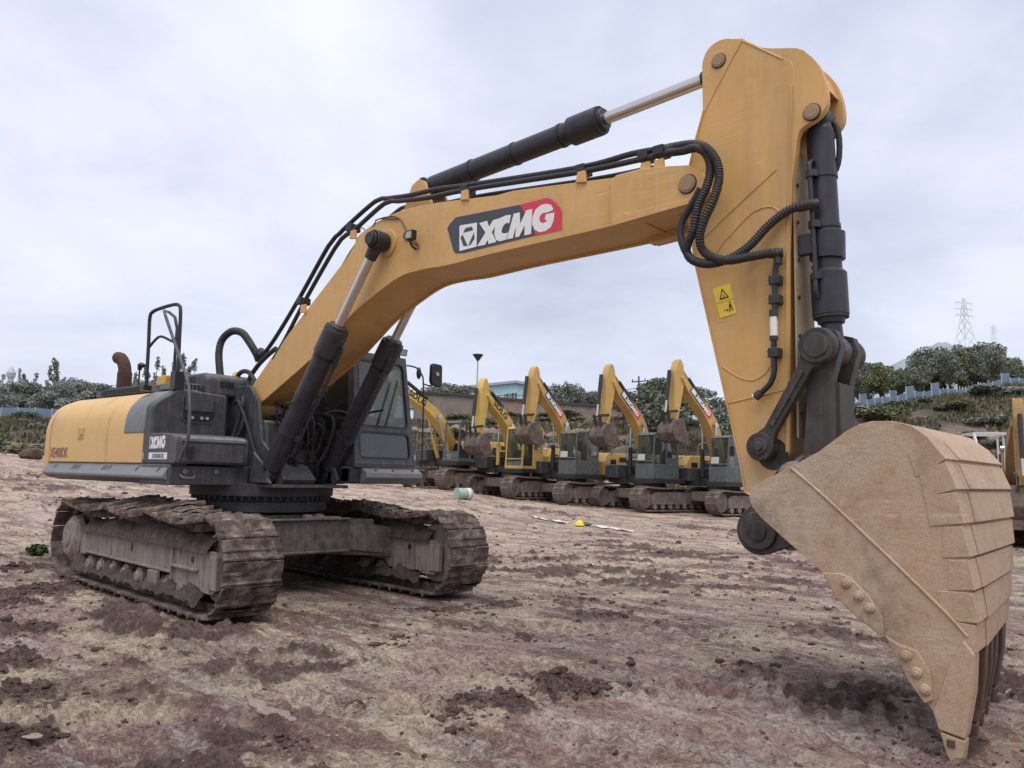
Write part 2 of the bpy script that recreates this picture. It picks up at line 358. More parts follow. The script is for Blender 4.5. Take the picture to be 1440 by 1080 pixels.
# ------------------------------------------------------------------ camera, world, sun
CP = Vector((9.2547, -5.8321, 1.4113)); YAW, PIT, ROL, FPX = .714732, .112145, .022643, 1136.353
fw = Vector((-math.sin(YAW)*math.cos(PIT), math.cos(YAW)*math.cos(PIT), math.sin(PIT)))
rt = Vector((math.cos(YAW), math.sin(YAW), 0)); up = rt.cross(fw)
r2 = rt*math.cos(ROL)+up*math.sin(ROL); u2 = -rt*math.sin(ROL)+up*math.cos(ROL)
cd = bpy.data.cameras.new('camera'); cam = bpy.data.objects.new('camera', cd); COL.objects.link(cam)
cam.matrix_world = Matrix(((r2.x, u2.x, -fw.x, CP.x), (r2.y, u2.y, -fw.y, CP.y), (r2.z, u2.z, -fw.z, CP.z), (0, 0, 0, 1)))
cd.sensor_width = 36; cd.lens = FPX/1440*36; cd.clip_start = .05; cd.clip_end = 5000; SC.camera = cam
FH = Vector((-math.sin(YAW), math.cos(YAW))); RH = Vector((math.cos(YAW), math.sin(YAW)))
SC.view_settings.view_transform = 'Standard'; SC.view_settings.look = 'None'; SC.view_settings.exposure = 0; SC.view_settings.gamma = 1

SUN_EL, SUN_AZ = R(68), R(-50)          # azimuth measured from +X towards +Y (high, front right of the machine)
W = bpy.data.worlds.new('World'); SC.world = W; W.use_nodes = True; nt = W.node_tree; nt.nodes.clear()
out = nt.nodes.new('ShaderNodeOutputWorld'); add = nt.nodes.new('ShaderNodeAddShader')
sky = nt.nodes.new('ShaderNodeTexSky'); sky.sky_type = 'NISHITA'; sky.sun_disc = False; sky.sun_elevation = SUN_EL; sky.sun_rotation = R(90)-SUN_AZ
sky.air_density = 1; sky.dust_density = 4
b1 = nt.nodes.new('ShaderNodeBackground'); b1.inputs[1].default_value = .012; nt.links.new(sky.outputs[0], b1.inputs[0])
tc = nt.nodes.new('ShaderNodeTexCoord').outputs['Generated']
# project directions on a cloud ceiling so that the clouds flatten towards the horizon
sp = nt.nodes.new('ShaderNodeSeparateXYZ'); nt.links.new(tc, sp.inputs[0])
zc = math_(nt, 'MAXIMUM', sp.outputs[2], 0); zz = math_(nt, 'ADD', zc, .28)
cmb = nt.nodes.new('ShaderNodeCombineXYZ')
nt.links.new(math_(nt, 'DIVIDE', sp.outputs[0], zz), cmb.inputs[0]); nt.links.new(math_(nt, 'DIVIDE', sp.outputs[1], zz), cmb.inputs[1])
cl1 = noise(nt, cmb.outputs[0], .95, 5, .5, .35); cl2 = noise(nt, cmb.outputs[0], 2.6, 6, .55, .3)
cf = math_(nt, 'ADD', math_(nt, 'MULTIPLY', cl1, .72), math_(nt, 'MULTIPLY', cl2, .28))
cc = ramp(nt, cf, [(.36, (.47, .51, .66)), (.46, (.62, .66, .81)), (.54, (.74, .78, .90)), (.63, (.87, .895, .97))])
hz = ramp(nt, zc, [(0., 1.), (.32, 0.)])
cc = mixc(nt, math_(nt, 'MULTIPLY', hz, .7), cc, (.72, .765, .88))
b2 = nt.nodes.new('ShaderNodeBackground'); nt.links.new(cc, b2.inputs[0]); b2.inputs[1].default_value = 1.06
nt.links.new(b1.outputs[0], add.inputs[0]); nt.links.new(b2.outputs[0], add.inputs[1]); nt.links.new(add.outputs[0], out.inputs[0])
sl = bpy.data.lights.new('sun', 'SUN'); sl.energy = 2.5; sl.angle = R(55); sl.color = (1, .96, .9); so = bpy.data.objects.new('sun', sl); COL.objects.link(so)
sd = Vector((math.cos(SUN_EL)*math.cos(SUN_AZ), math.cos(SUN_EL)*math.sin(SUN_AZ), math.sin(SUN_EL)))
so.rotation_euler = sd.to_track_quat('Z', 'Y').to_euler(); so.location = (12, -12, 30)

def smf(x, a, b):
    t = min(1, max(0, (x-a)/(b-a))); return t*t*(3-2*t)
# ================================================================== MAIN EXCAVATOR
EX = thing('excavator', 'large muddy yellow crawler excavator in the foreground with its bucket lowered to the ground', 'excavator')
PHI = -.07
def face_poly(mb, pts, off): mb.add([q for q in pts], [list(range(len(pts)))])
# ---- undercarriage ------------------------------------------------
def under(o): o.rotation_euler = (0, 0, PHI); o.location = (0, 0, -.05); return o
RC, FC, ZC, RR = -2.13, 1.99, .505, .465
def track_path(step):
    L = FC-RC; pts = []
    def add(x, z): pts.append((x, z))
    n = 60
    for i in range(n): add(RC+L*i/n, ZC-RR)                                # bottom, rear to front
    for i in range(40): a = -90+180*i/40; add(FC+RR*math.cos(R(a)), ZC+RR*math.sin(R(a)))
    for i in range(n):                                                      # top, sagging between carrier rollers
        x = FC-L*i/n; s = 0
        for a, b in ((FC, .62), (.62, -.72), (-.72, RC)):
            if b <= x <= a: s = .06*math.sin(math.pi*(a-x)/(a-b))
        add(x, ZC+RR-s)
    for i in range(40): a = 90+180*i/40; add(RC+RR*math.cos(R(a)), ZC+RR*math.sin(R(a)))
    P = [Vector((a, b)) for a, b in pts]; P.append(P[0]); cum = [0]
    for i in range(len(P)-1): cum.append(cum[-1]+(P[i+1]-P[i]).length)
    tot = cum[-1]; k = round(tot/step); out = []; j = 0
    for i in range(k):
        s = tot*i/k
        while cum[j+1] < s: j += 1
        t = (s-cum[j])/(cum[j+1]-cum[j]); q = P[j].lerp(P[j+1], t)
        s2 = (s+.05) % tot; j2 = j
        while not (cum[j2] <= s2 <= cum[j2+1]): j2 = (j2+1) % (len(P)-1)
        q2 = P[j2].lerp(P[j2+1], (s2-cum[j2])/(cum[j2+1]-cum[j2]))
        out.append((q, (q2-q).normalized()))
    return out
def make_track(yc, sgn):
    """yc = centre line, sgn = -1 right track, +1 left track"""
    mb = MB(); pitch = .216; PTH = track_path(pitch); W2 = .3
    prof = [(-.108, .0), (-.100, .034), (-.082, .040), (-.07, .010), (-.045, .004), (-.02, .002), (-.008, .016), (.006, .016), (.02, .003), (.05, .002), (.075, .002), (.09, .004), (.104, .0)]
    ny = 16
    for k, (q, t) in enumerate(PTH):
        nrm = Vector((t.y, -t.x)); jit = random.uniform(-.006, .006)
        q = q+t*.108
        vs = []
        for j in range(ny+1):
            yy = -W2+2*W2*j/ny
            for (a, h) in prof:
                nz = fbm(np.array([k*1.7+a*9]), np.array([yy*7+yc*5]), 3, 5)[0]; nz2 = fbm(np.array([k*3.1+a*26+50]), np.array([yy*24]), 2, 9)[0]
                fe = 1-min(1, abs(yy/W2))**5; hh = max(h, (.010+nz*.05)*fe)+nz2*.010*fe+jit*.5
                if nrm.y > .8: hh += max(0, (.025+.135*(.5-sgn*yy/.6))*(1-abs(q.x+.3)/2.3))
                e = (q+t*a+nrm*hh); vs.append((e.x, yc+yy+(random.uniform(-.008, .008) if j in (0, ny) else 0), e.y))
        m = len(prof); top = len(vs)
        for j in (0, ny):
            for a in (-.106, .104):
                e = q+t*a-nrm*.018; vs.append((e.x, yc-W2+2*W2*j/ny, e.y))
        fs = [(j*m+i, (j+1)*m+i, (j+1)*m+i+1, j*m+i+1) for j in range(ny) for i in range(m-1)]
        fs += [(top, top+1, top+3, top+2), (0, top, top+2, ny*m), (m-1, ny*m+m-1, top+3, top+1)]
        fs += [list(range(m))+[top+1, top], [ny*m+i for i in range(m)]+[top+3, top+2]]
        mb.add(vs, fs)
        # chain links
        for oy in (-.09, .09):
            a = q-nrm*.018-t*.12; b = q-nrm*.018+t*.12
            mb.add([((a-nrm*d).x, yc+oy+w, (a-nrm*d).y) for w in (-.022, .022) for d in (0, .085)]+[((b-nrm*d).x, yc+oy+w, (b-nrm*d).y) for w in (-.022, .022) for d in (0, .085)],
                   [(0,1,3,2),(4,6,7,5),(0,4,5,1),(2,3,7,6),(0,2,6,4),(1,5,7,3)])
    T = under(mb.build('crawler_track', M['mudsteel'], EX, smooth=40))
    # frame beam
    mb = MB(); o = sgn*.0
    beam = [(-1.72, .38), (-1.72, .62), (-1.5, .70), (1.1, .70), (1.15, .66), (1.72, .66), (1.76, .62), (1.76, .40), (1.70, .27), (1.15, .27), (1.05, .36), (-1.6, .36)]
    mb.prism(beam, yc-.19, yc+.19)
    mb.box(-1.55, 1.12, yc+sgn*.19, yc+sgn*.215, .365, .40)                    # lower flange
    mb.box(1.12, 1.74, yc+sgn*.19, yc+sgn*.235, .44, .475)
    mb.box(1.66, 1.745, yc-.2, yc+.2, .28, .655)
    mb.box(.55, .8, yc+sgn*.19, yc+sgn*.235, .15, .36); mb.box(-1.75, -1.55, yc-.2, yc+.2, .34, .66)
    mb.box(1.1, 1.13, yc+sgn*.17, yc+sgn*.222, .30, .68)
    mb.build('track_frame', M['mudframe'], T, bevel=.012)
    mb = MB()
    for s2 in (-1, 1): mb.box(1.545, 1.60, yc+s2*.191, yc+s2*.198, .52, .575)
    mb.box(-.06, -.02, yc+sgn*.191, yc+sgn*.197, .50, .60)
    islands(mb, 'frame_hole', M['black'], T)
    # mud heap caked on the beam
    mb = MB(); nx, nyy = 90, 14; vs = []
    for i in range(nx+1):
        for j in range(nyy+1):
            x = -1.7+3.68*i/nx; yy = -.25+.5*j/nyy
            e = math.sin(math.pi*min(1, max(0, i/nx*.90+.02)))**.35*(1-abs(yy/.26)**3)
            h = .62+e*(.235+.11*fbm(np.array([x*2.5]), np.array([yy*3+yc]), 4, 3)[0]+.05*fbm(np.array([x*14]), np.array([yy*14]), 3, 8)[0])
            vs.append((x, yc+yy, h))
    mb.add(vs, [(i*(nyy+1)+j, (i+1)*(nyy+1)+j, (i+1)*(nyy+1)+j+1, i*(nyy+1)+j+1) for i in range(nx) for j in range(nyy)])
    # mud on the lower run
    vs = []
    for i in range(nx+1):
        for j in range(nyy+1):
            x = -1.9+3.75*i/nx; yy = -.27+.54*j/nyy
            h = .12+.17*(1-abs(yy/.285)**4)*(1+1.3*fbm(np.array([x*3+20]), np.array([yy*5+yc]), 4, 3)[0])+.05*fbm(np.array([x*15]), np.array([yy*15]), 3, 8)[0]
            vs.append((x, yc+yy, h))
    mb.add(vs, [(i*(nyy+1)+j, (i+1)*(nyy+1)+j, (i+1)*(nyy+1)+j+1, i*(nyy+1)+j+1) for i in range(nx) for j in range(nyy)])
    mb.build('caked_mud', M['mudearth'], T, smooth=60)
    for x in (-1.45, -1.05, -.65, -.25, .15, .55, .95, 1.3):
        mb = MB(); mb.cyl((x, yc-.17, .235), (x, yc+.17, .235), .105, n=22)
        for s2 in (-1, 1): mb.cyl((x, yc+s2*.17, .235), (x, yc+s2*.205, .235), .075, .06, n=16)
        mb.build('bottom_roller', M['mudframe'], T, bevel=.01)
    for x in (-.72, .62):
        mb = MB(); mb.cyl((x, yc-.10, ZC+RR-.16), (x, yc+.18, ZC+RR-.16), .075, n=18); mb.box(x-.04, x+.04, yc-.05, yc+.05, .66, ZC+RR-.12)
        mb.build('carrier_roller', M['mudframe'], T, bevel=.01)
    mb = MB()
    for s2 in (-1, 1):
        mb.cyl((FC, yc+s2*.04, ZC), (FC, yc+s2*.115, ZC), .36, .34, n=40); mb.cyl((FC, yc+s2*.115, ZC), (FC, yc+s2*.15, ZC), .15, .13, n=24)
    mb.cyl((FC, yc-.05, ZC), (FC, yc+.05, ZC), .385, n=40)
    mb.build('idler', M['mudframe'], T, bevel=.012)
    for s2 in (-1, 1):
        mb = MB()
        mb.prism([(1.74, .30), (1.82, .25), (2.05, .25), (2.12, .30), (2.12, .60), (2.06, .66), (1.80, .66), (1.74, .62)], yc+s2*.17, yc+s2*.20); mb.box(2.0, 2.17, yc+s2*.16, yc+s2*.225, .30, .62)
        mb.build('idler_yoke', M['mudframe'], T, bevel=.01)
    mb = MB(); n = 44; pr = []
    for i in range(n): pr.append((RC+(.385 if i % 2 else .33)*math.cos(2*math.pi*i/n), ZC+(.385 if i % 2 else .33)*math.sin(2*math.pi*i/n)))
    mb.prism(pr, yc-.035, yc+.035)
    mb.build('sprocket', M['mudsteel'], T, bevel=.008)
    mb = MB(); mb.cyl((RC, yc-.1, ZC), (RC, yc+sgn*.19, ZC), .30, .29, n=36); mb.cyl((RC, yc+sgn*.19, ZC), (RC, yc+sgn*.25, ZC), .27, .20, n=36); mb.cyl((RC, yc+sgn*.25, ZC), (RC, yc+sgn*.265, ZC), .12, .10, n=24)
    mb.build('final_drive', M['mudframe'], T, bevel=.015)
    return T
make_track(-1.37, -1); make_track(1.37, 1)
# car body (X frame)
mb = MB()
mb.cyl((0, 0, .42), (0, 0, .92), .78, .72, n=32)
for sx in (-1, 1):
    for sy in (-1, 1):
        a = [(sx*.25, sy*.35), (sx*.72, sy*.15), (sx*1.22, sy*1.2), (sx*.62, sy*1.2)]
        if sx*sy < 0: a = a[::-1]
        hi = [.93, .93, .74, .74] if sx*sy > 0 else [.74, .74, .93, .93]; lo = [.45, .45, .40, .40]
        vs = [(q[0], q[1], z) for q, z in zip(a, lo)]+[(q[0], q[1], z) for q, z in zip(a, hi)]
        mb.add(vs, [(0,3,2,1),(4,5,6,7),(0,1,5,4),(1,2,6,5),(2,3,7,6),(3,0,4,7)])
mb.box(.55, 1.02, -1.02, 1.02, .50, .86); mb.box(-1.0, -.55, -1.02, 1.02, .50, .86)
mb.add([(1.02,-1.02,.86),(1.02,.62,.86),(1.06,.62,.885),(1.06,-1.02,.885),(.4,-1.02,.885),(.4,.62,.885)], [(0,1,2,3),(3,2,5,4)])
mb.add([(1.02,.62,.50),(1.22,1.2,.42),(1.22,1.2,.74),(1.02,.62,.86),(.5,.62,.50),(.6,1.2,.42),(.6,1.2,.74),(.5,.62,.86)], [(0,1,2,3),(4,7,6,5),(0,3,7,4),(1,5,6,2),(3,2,6,7),(0,4,5,1)])
mb.box(.98, 1.075, -1.05, .64, .865, .89); mb.box(.98, 1.075, -1.05, .64, .475, .505)
under(mb.build('chassis_frame', M['frame'], EX, bevel=.012))
mb = MB()
for q in ((.95, .1, .9), (.85, .32, .9)): mb.sphere(q, .06, (1.6, 1, .6), 10)
mb.box(.8, .98, .15, .55, .888, .90)
under(mb.build('mud_clump', M['mudframe'], EX))
# swing ring
mb = MB(); mb.cyl((0, 0, .90), (0, 0, 1.02), .80, n=72); mb.cyl((0, 0, 1.09), (0, 0, 1.24), .88, n=72); mb.cyl((0, 0, 1.02), (0, 0, 1.09), .76, n=72)
n = 60
for i in range(n):
    a = 2*math.pi*i/n
    mb.cyl((.84*math.cos(a), .84*math.sin(a), 1.045), (.84*math.cos(a), .84*math.sin(a), 1.09), .018, n=6)
    mb.cyl((.77*math.cos(a), .77*math.sin(a), 1.02), (.77*math.cos(a), .77*math.sin(a), 1.055), .018, n=6)
mb.build('swing_ring', M['dgrey'], EX, bevel=.004)

# ---- house ---------------------------------------------------------
mb = MB()
mb.box(-2.9, .45, -1.42, -.42, 1.22, 1.43); mb.box(-2.9, .55, -.42, .46, 1.24, 1.40); mb.box(-2.9, 1.15, .46, 1.46, 1.26, 1.46)
mb.prism([(.2, 1.24), (1.0, 1.24), (1.06, 1.30), (1.0, 1.42), (.55, 1.75), (.42, 2.25), (.2, 2.45), (-.1, 2.45), (-.5, 1.8), (-1.2, 1.4), (-1.2, 1.24)], -.40, -.355)
mb.prism([(.2, 1.24), (1.0, 1.24), (1.06, 1.30), (1.0, 1.42), (.55, 1.75), (.42, 2.25), (.2, 2.45), (-.1, 2.45), (-.5, 1.8), (-1.2, 1.4), (-1.2, 1.24)], .355, .40)
mb.prism([(.3, 1.24), (.95, 1.24), (1.0, 1.30), (.62, 1.62), (.55, 1.98), (.47, 2.02), (.40, 1.6), (.3, 1.5)], -.355, .10)
mb.prism([(-.52, 1.2), (.52, 1.2), (.52, 1.24), (-.52, 1.24)], .3, 1.08, 'x')
for s in (-1, 1):
    for w in (.055, -.095):
        mb.prism([(.55, 1.25), (1.0, 1.25)]+arc(.84, 1.36, .11, -30, 100, 8)+[(.60, 1.62)], s*.45+s*w, s*.45+s*w+s*.04)
mb.build('main_frame', M['grey'], EX, bevel=.01)
# lower right body under the tank
mb = MB(); mb.box(-.2, .5, -1.5, -.52, 1.215, 1.435)
o = mb.build('front_box', M['grey'], EX, bevel=.015)
mb = MB()
mb.tube([(.52,-1.38,1.33),(.56,-1.36,1.30),(.56,-1.24,1.30),(.52,-1.22,1.33)], .012); mb.build('step_handle', M['lgrey'], o)
for yb_ in (-1.33, -.95): mb = MB(); mb.cyl((.5,yb_,1.37),(.525,yb_,1.37),.03,n=12); mb.build('bolt', M['lgrey'], o)
# skirt (bevelled rocker panel along the doors)
def skirt(x0, x1, y, s, name):
    mb = MB(); pr = [(y-s*.0, 1.455), (y+s*.09, 1.315), (y+s*.085, 1.285), (y-s*.03, 1.235), (y-s*.2, 1.235), (y-s*.2, 1.455)]
    mb.prism(pr, x0, x1, 'x'); o = mb.build(name, M['skirt'], EX, bevel=.008); return o
sk = skirt(-3.05, .455, -1.47, -1, 'side_skirt')
mb = MB()
for x in (-2.72, -2.1, -2.02, -1.93, -1.18, -1.10, -1.0, -.25, .28):
    mb.add([(x, -1.497, 1.42), (x+.03, -1.497, 1.42), (x+.0, -1.533, 1.365), (x-.03, -1.533, 1.365)], [(0,1,2,3)])
islands(mb, 'drain_slot', M['black'], sk, smooth=0)
mb = MB(); pr = [(1.20, 1.462), (1.30, 1.40), (1.305, 1.34), (1.22, 1.27), (1.0, 1.262), (1.0, 1.462)]
mb.prism(pr, .62, 1.56); csk = mb.build('cab_skirt', M['skirt'], EX, bevel=.008)
mb = MB()
for y in (.80, 1.08, 1.42): mb.cyl((1.255, y, 1.43), (1.262, y, 1.437), .014, n=8)
islands(mb, 'skirt_bolt', M['black'], csk)
mb = MB(); mb.prism([(1.0, 1.28), (1.19, 1.28), (1.19, 1.455), (1.0, 1.455)], .46, .62); mb.build('cab_mount', M['dgrey'], EX, bevel=.01)

# side doors: vertical side that rolls over into the roof; extruded along X
def shellprof(t=0):   # YZ
    p = [(-1.5, 1.452)]+[(-1.5+t, 1.85)]+[(-1.02-.47*math.cos(R(a))+t, 1.93+.42*math.sin(R(a))) for a in range(4, 88, 8)]+[(-.85, 2.365), (-.85, 1.452)]
    return p
def rear_scale(x):   # rounding of the tail
    return 0
def shell(x0, x1, mat, name, dy=0, z0=None, bev=.012):
    mb = MB(); pr = shellprof(dy)
    if z0: pr = [(a, max(b, z0)) for a, b in pr]
    mb.prism(pr, x0, x1, 'x'); return mb.build(name, mat, EX, bevel=bev)
d1 = shell(-3.005, -1.185, M['yeldoor'], 'side_door'); d2 = shell(-1.172, -.20, M['yeldoor'], 'side_door')
mb = MB(); mb.box(-2.06, -1.88, -1.512, -1.498, 1.76, 1.90); mb.cyl((-1.95, -1.512, 1.82), (-1.95, -1.525, 1.82), .035, n=14); mb.box(-2.03, -1.91, -1.516, -1.508, 1.87, 1.885)
mb.build('door_latch', M['yel'], d1, bevel=.004)
# blue grey corner panel (slightly proud, rounded lower rear corner)
mb = MB(); pr = []
for a, b in shellprof(): pr.append((a-.006 if a < -.9 else a, b+.006))
pr[0] = (pr[0][0], 1.79); pr[-1] = (-.85, 1.79)
mb.prism(pr, -.72, -.185, 'x'); mb.build('corner_panel', M['lgrey'], EX, bevel=.03, seg=3)
# tail / counterweight
mb = MB(); vs = []; secs = [(-3.02, 0, 0), (-3.18, .01, .01), (-3.33, .05, .05), (-3.46, .12, .11), (-3.55, .22, .2), (-3.59, .36, .33)]
half = [(-1.5, 1.28), (-1.5, 1.5), (-1.5, 1.75)]+[(-1.02-.48*math.cos(R(a)), 1.90+.44*math.sin(R(a))) for a in range(6, 90, 12)]+[(-.6, 2.35)]
prof = half+[(-a, b) for a, b in half[::-1]]
m = len(prof)
for x, dy, dz in secs:
    for a, b in prof:
        s = -1 if a < 0 else 1
        xx = x - .22*(1-(a/1.5)**2)*(1 if x < -3.05 else 0)
        vs.append((xx, a-s*dy if abs(a) > .7 else a, b-dz if b > 1.6 else b))
fs = [(i*m+j, (i+1)*m+j, (i+1)*m+(j+1) % m, i*m+(j+1) % m) for i in range(len(secs)-1) for j in range(m)]
fs += [list(range(m)), [(len(secs)-1)*m+j for j in range(m)][::-1]]
mb.add(vs, fs); cw = mb.build('counterweight', M['yeldoor'], EX, bevel=.02)
# left side of the house (away from the camera) and engine hood
mb = MB(); mb.prism([(.85, 1.45), (1.48, 1.45), (1.48, 2.0), (1.3, 2.3), (.85, 2.36)], -2.93, -.62, 'x'); mb.build('left_door', M['yeldoor'], EX, bevel=.02)
mb = MB(); mb.box(-2.93, -.25, -.87, .87, 1.45, 2.36); mb.build('engine_hood', M['grey'], EX, bevel=.02)
mb = MB(); mb.prism([(-2.55, 2.36), (-2.42, 2.45), (-1.0, 2.47), (-.9, 2.36)], -1.12, -.35); gr = mb.build('hood_grille', M['grey'], EX, bevel=.01)
mb = MB()
for i in range(34):
    x = -2.38+i*.04; mb.box(x, x+.022, -1.127, -1.12, 2.375, 2.442)
for i in range(30):
    x = -2.35+i*.045
    for j in range(16): mb.box(x, x+.03, -1.08+j*.045, -1.05+j*.045, 2.452+(x+2.42)*.014, 2.4725)
mb.box(-2.36, -1.0, -1.085, -.36, 2.4522, 2.4535); mb.build('grille_mesh', M['black'], gr, smooth=0)
mb = MB(); mb.prism([(-1.0, 2.36), (-.9, 2.56), (-.7, 2.60), (-.25, 2.60), (-.12, 2.54), (-.10, 2.3)], -.80, .1); o = mb.build('hood_cover', M['grey'], EX, bevel=.05, seg=3)
mb = MB()
for k in range(5): mb.box(-.62, -.4, -.806, -.80, 2.42+k*.03, 2.435+k*.03)
for k in range(5): mb.box(-.105, -.096, -.62+.04*k, -.60+.04*k, 2.42, 2.5)
mb.build('vent_slot', M['black'], o, smooth=0)
mb = MB(); mb.prism([(-.62, 2.36), (-.62, 2.44), (-.2, 2.44), (-.2, 2.36)], -1.15, -.82); o = mb.build('hood_step', M['lgrey'], EX, bevel=.01)
mb = MB()
for k in range(6): mb.box(-.198, -.19, -1.12+.05*k, -1.09+.05*k, 2.375, 2.43)
mb.build('vent_slot', M['black'], o, smooth=0)
# exhaust
mb = MB(); mb.tube([(-2.55, -.75, 2.4), (-2.55, -.75, 2.62), (-2.56, -.75, 2.80), (-2.60, -.76, 2.90), (-2.67, -.77, 2.965), (-2.755, -.78, 2.98)], .088, 18, step=.04)
mb.cyl((-2.55, -.75, 2.40), (-2.55, -.75, 2.76), .10, n=20); ex = mb.build('exhaust_pipe', M['rust'], EX, bevel=.006)
mb = MB(); mb.tube([(-1.75, -.9, 2.45), (-1.75, -.9, 2.75), (-1.73, -.9, 2.82)], .012); mb.sphere((-1.70, -.9, 2.78), .05, (1.4, 1, .7)); mb.cyl((-1.75, -.9, 2.72), (-1.75, -.9, 2.80), .03)
mb.build('work_lamp', M['black'], EX)
mb = MB(); mb.box(-1.02, -.78, -1.0, -.82, 2.44, 2.58); mb.build('filler_box', M['orange'], EX, bevel=.02)
# fuel tank at the right front corner
mb = MB(); pr = [(-1.5, 1.46)]+[(-1.5, 2.06)]+arc(-1.36, 2.06, .145, 175, 125, 6)[1:]+[(-1.22, 2.335), (-1.1, 2.345), (-.58, 2.315), (-.56, 2.29), (-.56, 1.46)]
mb.prism(pr, -.18, 0, 'x'); tk = mb.build('fuel_tank', M['grey'], EX, bevel=.03, seg=3)
mb = MB()  # recessed inspection window: raised rim, dark hole, grey cover
rim = [(-1.16, 1.99), (-1.16, 2.24), (-1.13, 2.275), (-.75, 2.265), (-.72, 2.24), (-.72, 2.02), (-.78, 1.945), (-1.10, 1.945)]
ins = inset(rim, .02)
vs = [(.012, a, b) for a, b in rim]+[(.012, a, b) for a, b in ins]+[(-.0, a, b) for a, b in rim]; k = len(rim)
mb.add(vs, [(i, (i+1) % k, (i+1) % k+k, i+k) for i in range(k)]+[(i, i+2*k, (i+1) % k+2*k, (i+1) % k) for i in range(k)])
mb.build('window_rim', M['grey'], tk, bevel=.003)
mb = MB(); mb.prism(ins, .0015, .004, 'x'); mb.build('inspection_opening', M['black'], tk)
mb = MB(); mb.box(.003, .018, -1.12, -.75, 2.09, 2.245); mb.build('inspection_cover', M['grey'], tk, bevel=.006)
mb = MB()
for y in (-1.02, -.9, -.83): mb.cyl((.004, y, 2.01), (.02, y, 2.01), .02, n=10)
islands(mb, 'gauge', M['lens'], tk)
# tool box step in front of the tank
mb = MB(); pr = [(-.2, 1.452), (.58, 1.452), (.60, 1.475), (.60, 1.71), (.575, 1.755), (.50, 1.775), (.25, 1.80), (-.02, 1.80), (-.2, 1.79)]
mb.prism(pr, -1.495, -.60); tb = mb.build('tool_box', M['grey'], EX, bevel=.02, seg=3)
mb = MB(); mb.prism([(.04, 1.775), (.53, 1.768), (.615, 1.742), (.618, 1.705), (.602, 1.70), (.5, 1.745), (.04, 1.76)], -1.43, -.64)
mb.build('lit_step_strip', M['lgrey'], tb, bevel=.008)  # lighter grey strip paints in the lit top edge of the box
mb = MB(); mb.prism([(-1.30, 1.48), (-.68, 1.475), (-.66, 1.50), (-.66, 1.66), (-1.30, 1.67)], .60, .612, 'x'); mb.build('box_door', M['grey'], tb, bevel=.005)
mb = MB()
for k in range(3): mb.box(.601, .6145, -1.37, -1.27, 1.52+k*.045, 1.55+k*.045)
mb.build('louvre', M['black'], tb, smooth=0)

# glyph shapes (drawn once, mapped to every sign that carries them)
GL = {'icon': [(208,385),(222,375),(425,345),(418,610),(208,665)],
 'd1': [(285,405),(365,390),(378,430),(255,460)], 'd2': [(222,512),(248,478),(312,606),(258,606)], 'd3': [(318,600),(388,452),(396,522),(345,592)],
 'x1': [(450,352),(545,325),(560,372),(650,555),(560,580),(535,470)], 'x2': [(615,320),(690,300),(520,590),(425,607)],
 'c': [(818,265),(800,355),(770,352),(735,375),(710,430),(715,460),(745,465),(785,455),(760,530),(690,550),(645,535),(625,465),(640,370),(690,300),(760,270)],
 'm': [(848,255),(915,240),(920,360),(985,222),(1050,208),(1035,468),(962,485),(968,378),(905,498),(862,505),(870,395),(835,515),(768,528)],
 'g': [(1270,212),(1250,172),(1200,158),(1140,170),(1085,215),(1052,290),(1047,370),(1070,425),(1120,450),(1180,440),(1240,400),(1270,330),(1280,250),(1192,266),(1178,322),(1205,320),(1190,345),(1160,358),(1132,345),(1122,315),(1135,275),(1165,252),(1200,248),(1262,226)]}
def flat(mb, pts3): mb.add(pts3, [list(range(len(pts3)))])
def xcmg(fn, name_parent, mats, off, icon=True):
    """fn maps drawing coordinates to 3D with an offset along the outward normal"""
    mb = MB()
    keys = ['x1', 'c', 'm', 'g'] + (['icon'] if icon else [])
    for k in keys: flat(mb, [fn(a, b, off) for a, b in GL[k]])
    flat(mb, [fn(a, b, off*1.25) for a, b in GL['x2']])
    w = mb.build('lettering', mats[0], name_parent, smooth=0)
    if icon:
        mb = MB()
        for k in ('d1', 'd2', 'd3'): flat(mb, [fn(a, b, off*1.4) for a, b in GL[k]])
        mb.build('emblem', mats[1], name_parent, smooth=0)
    return w
def side_map(x0, z0, w, y):     # small logo on a -Y face
    def fn(a, b, o):
        u = (a-208)/1072*w; v = (665-b)-(a-208)*.219; return (x0+u, y-o, z0+v/1072*w*1.25)
    return fn
xcmg(side_map(-.10, 1.615, .46, -1.495), tb, (M['white'], M['slate']), .003)
mb = MB(); mb.add([(-.17, -1.498, 1.50), (.42, -1.498, 1.50), (.42, -1.498, 1.575), (-.17, -1.498, 1.575)], [(0,1,2,3)]); mb.build('model_strip', M['white'], tb, smooth=0)
def text(s, size, mat, parent, M4, name='lettering', offset=.0, shear=.0, sx=1):
    cu = bpy.data.curves.new('tmp', 'FONT'); cu.body = s; cu.size = size; cu.offset = offset; cu.shear = shear; cu.resolution_u = 3
    ob = bpy.data.objects.new('tmp', cu); COL.objects.link(ob); dg = bpy.context.evaluated_depsgraph_get(); dg.update()
    me = bpy.data.meshes.new_from_object(ob.evaluated_get(dg)); bpy.data.objects.remove(ob); bpy.data.curves.remove(cu)
    me.transform(Matrix.Diagonal((sx, 1, 1, 1))); me.transform(M4); me.materials.clear(); me.materials.append(mat); me.name = name
    o = bpy.data.objects.new(name, me); link(o, parent); return o
SIDE = lambda x, y, z: Matrix(((1, 0, 0, x), (0, 0, -1, y), (0, 1, 0, z), (0, 0, 0, 1)))
text('XE400DK', .07, M['slate'], tb, SIDE(.06, -1.5, 1.513), offset=.002, sx=1.0)
text('XE400DK', .185, M['redbrown'], d1, SIDE(-2.97, -1.503, 1.515), offset=.006, sx=.80)
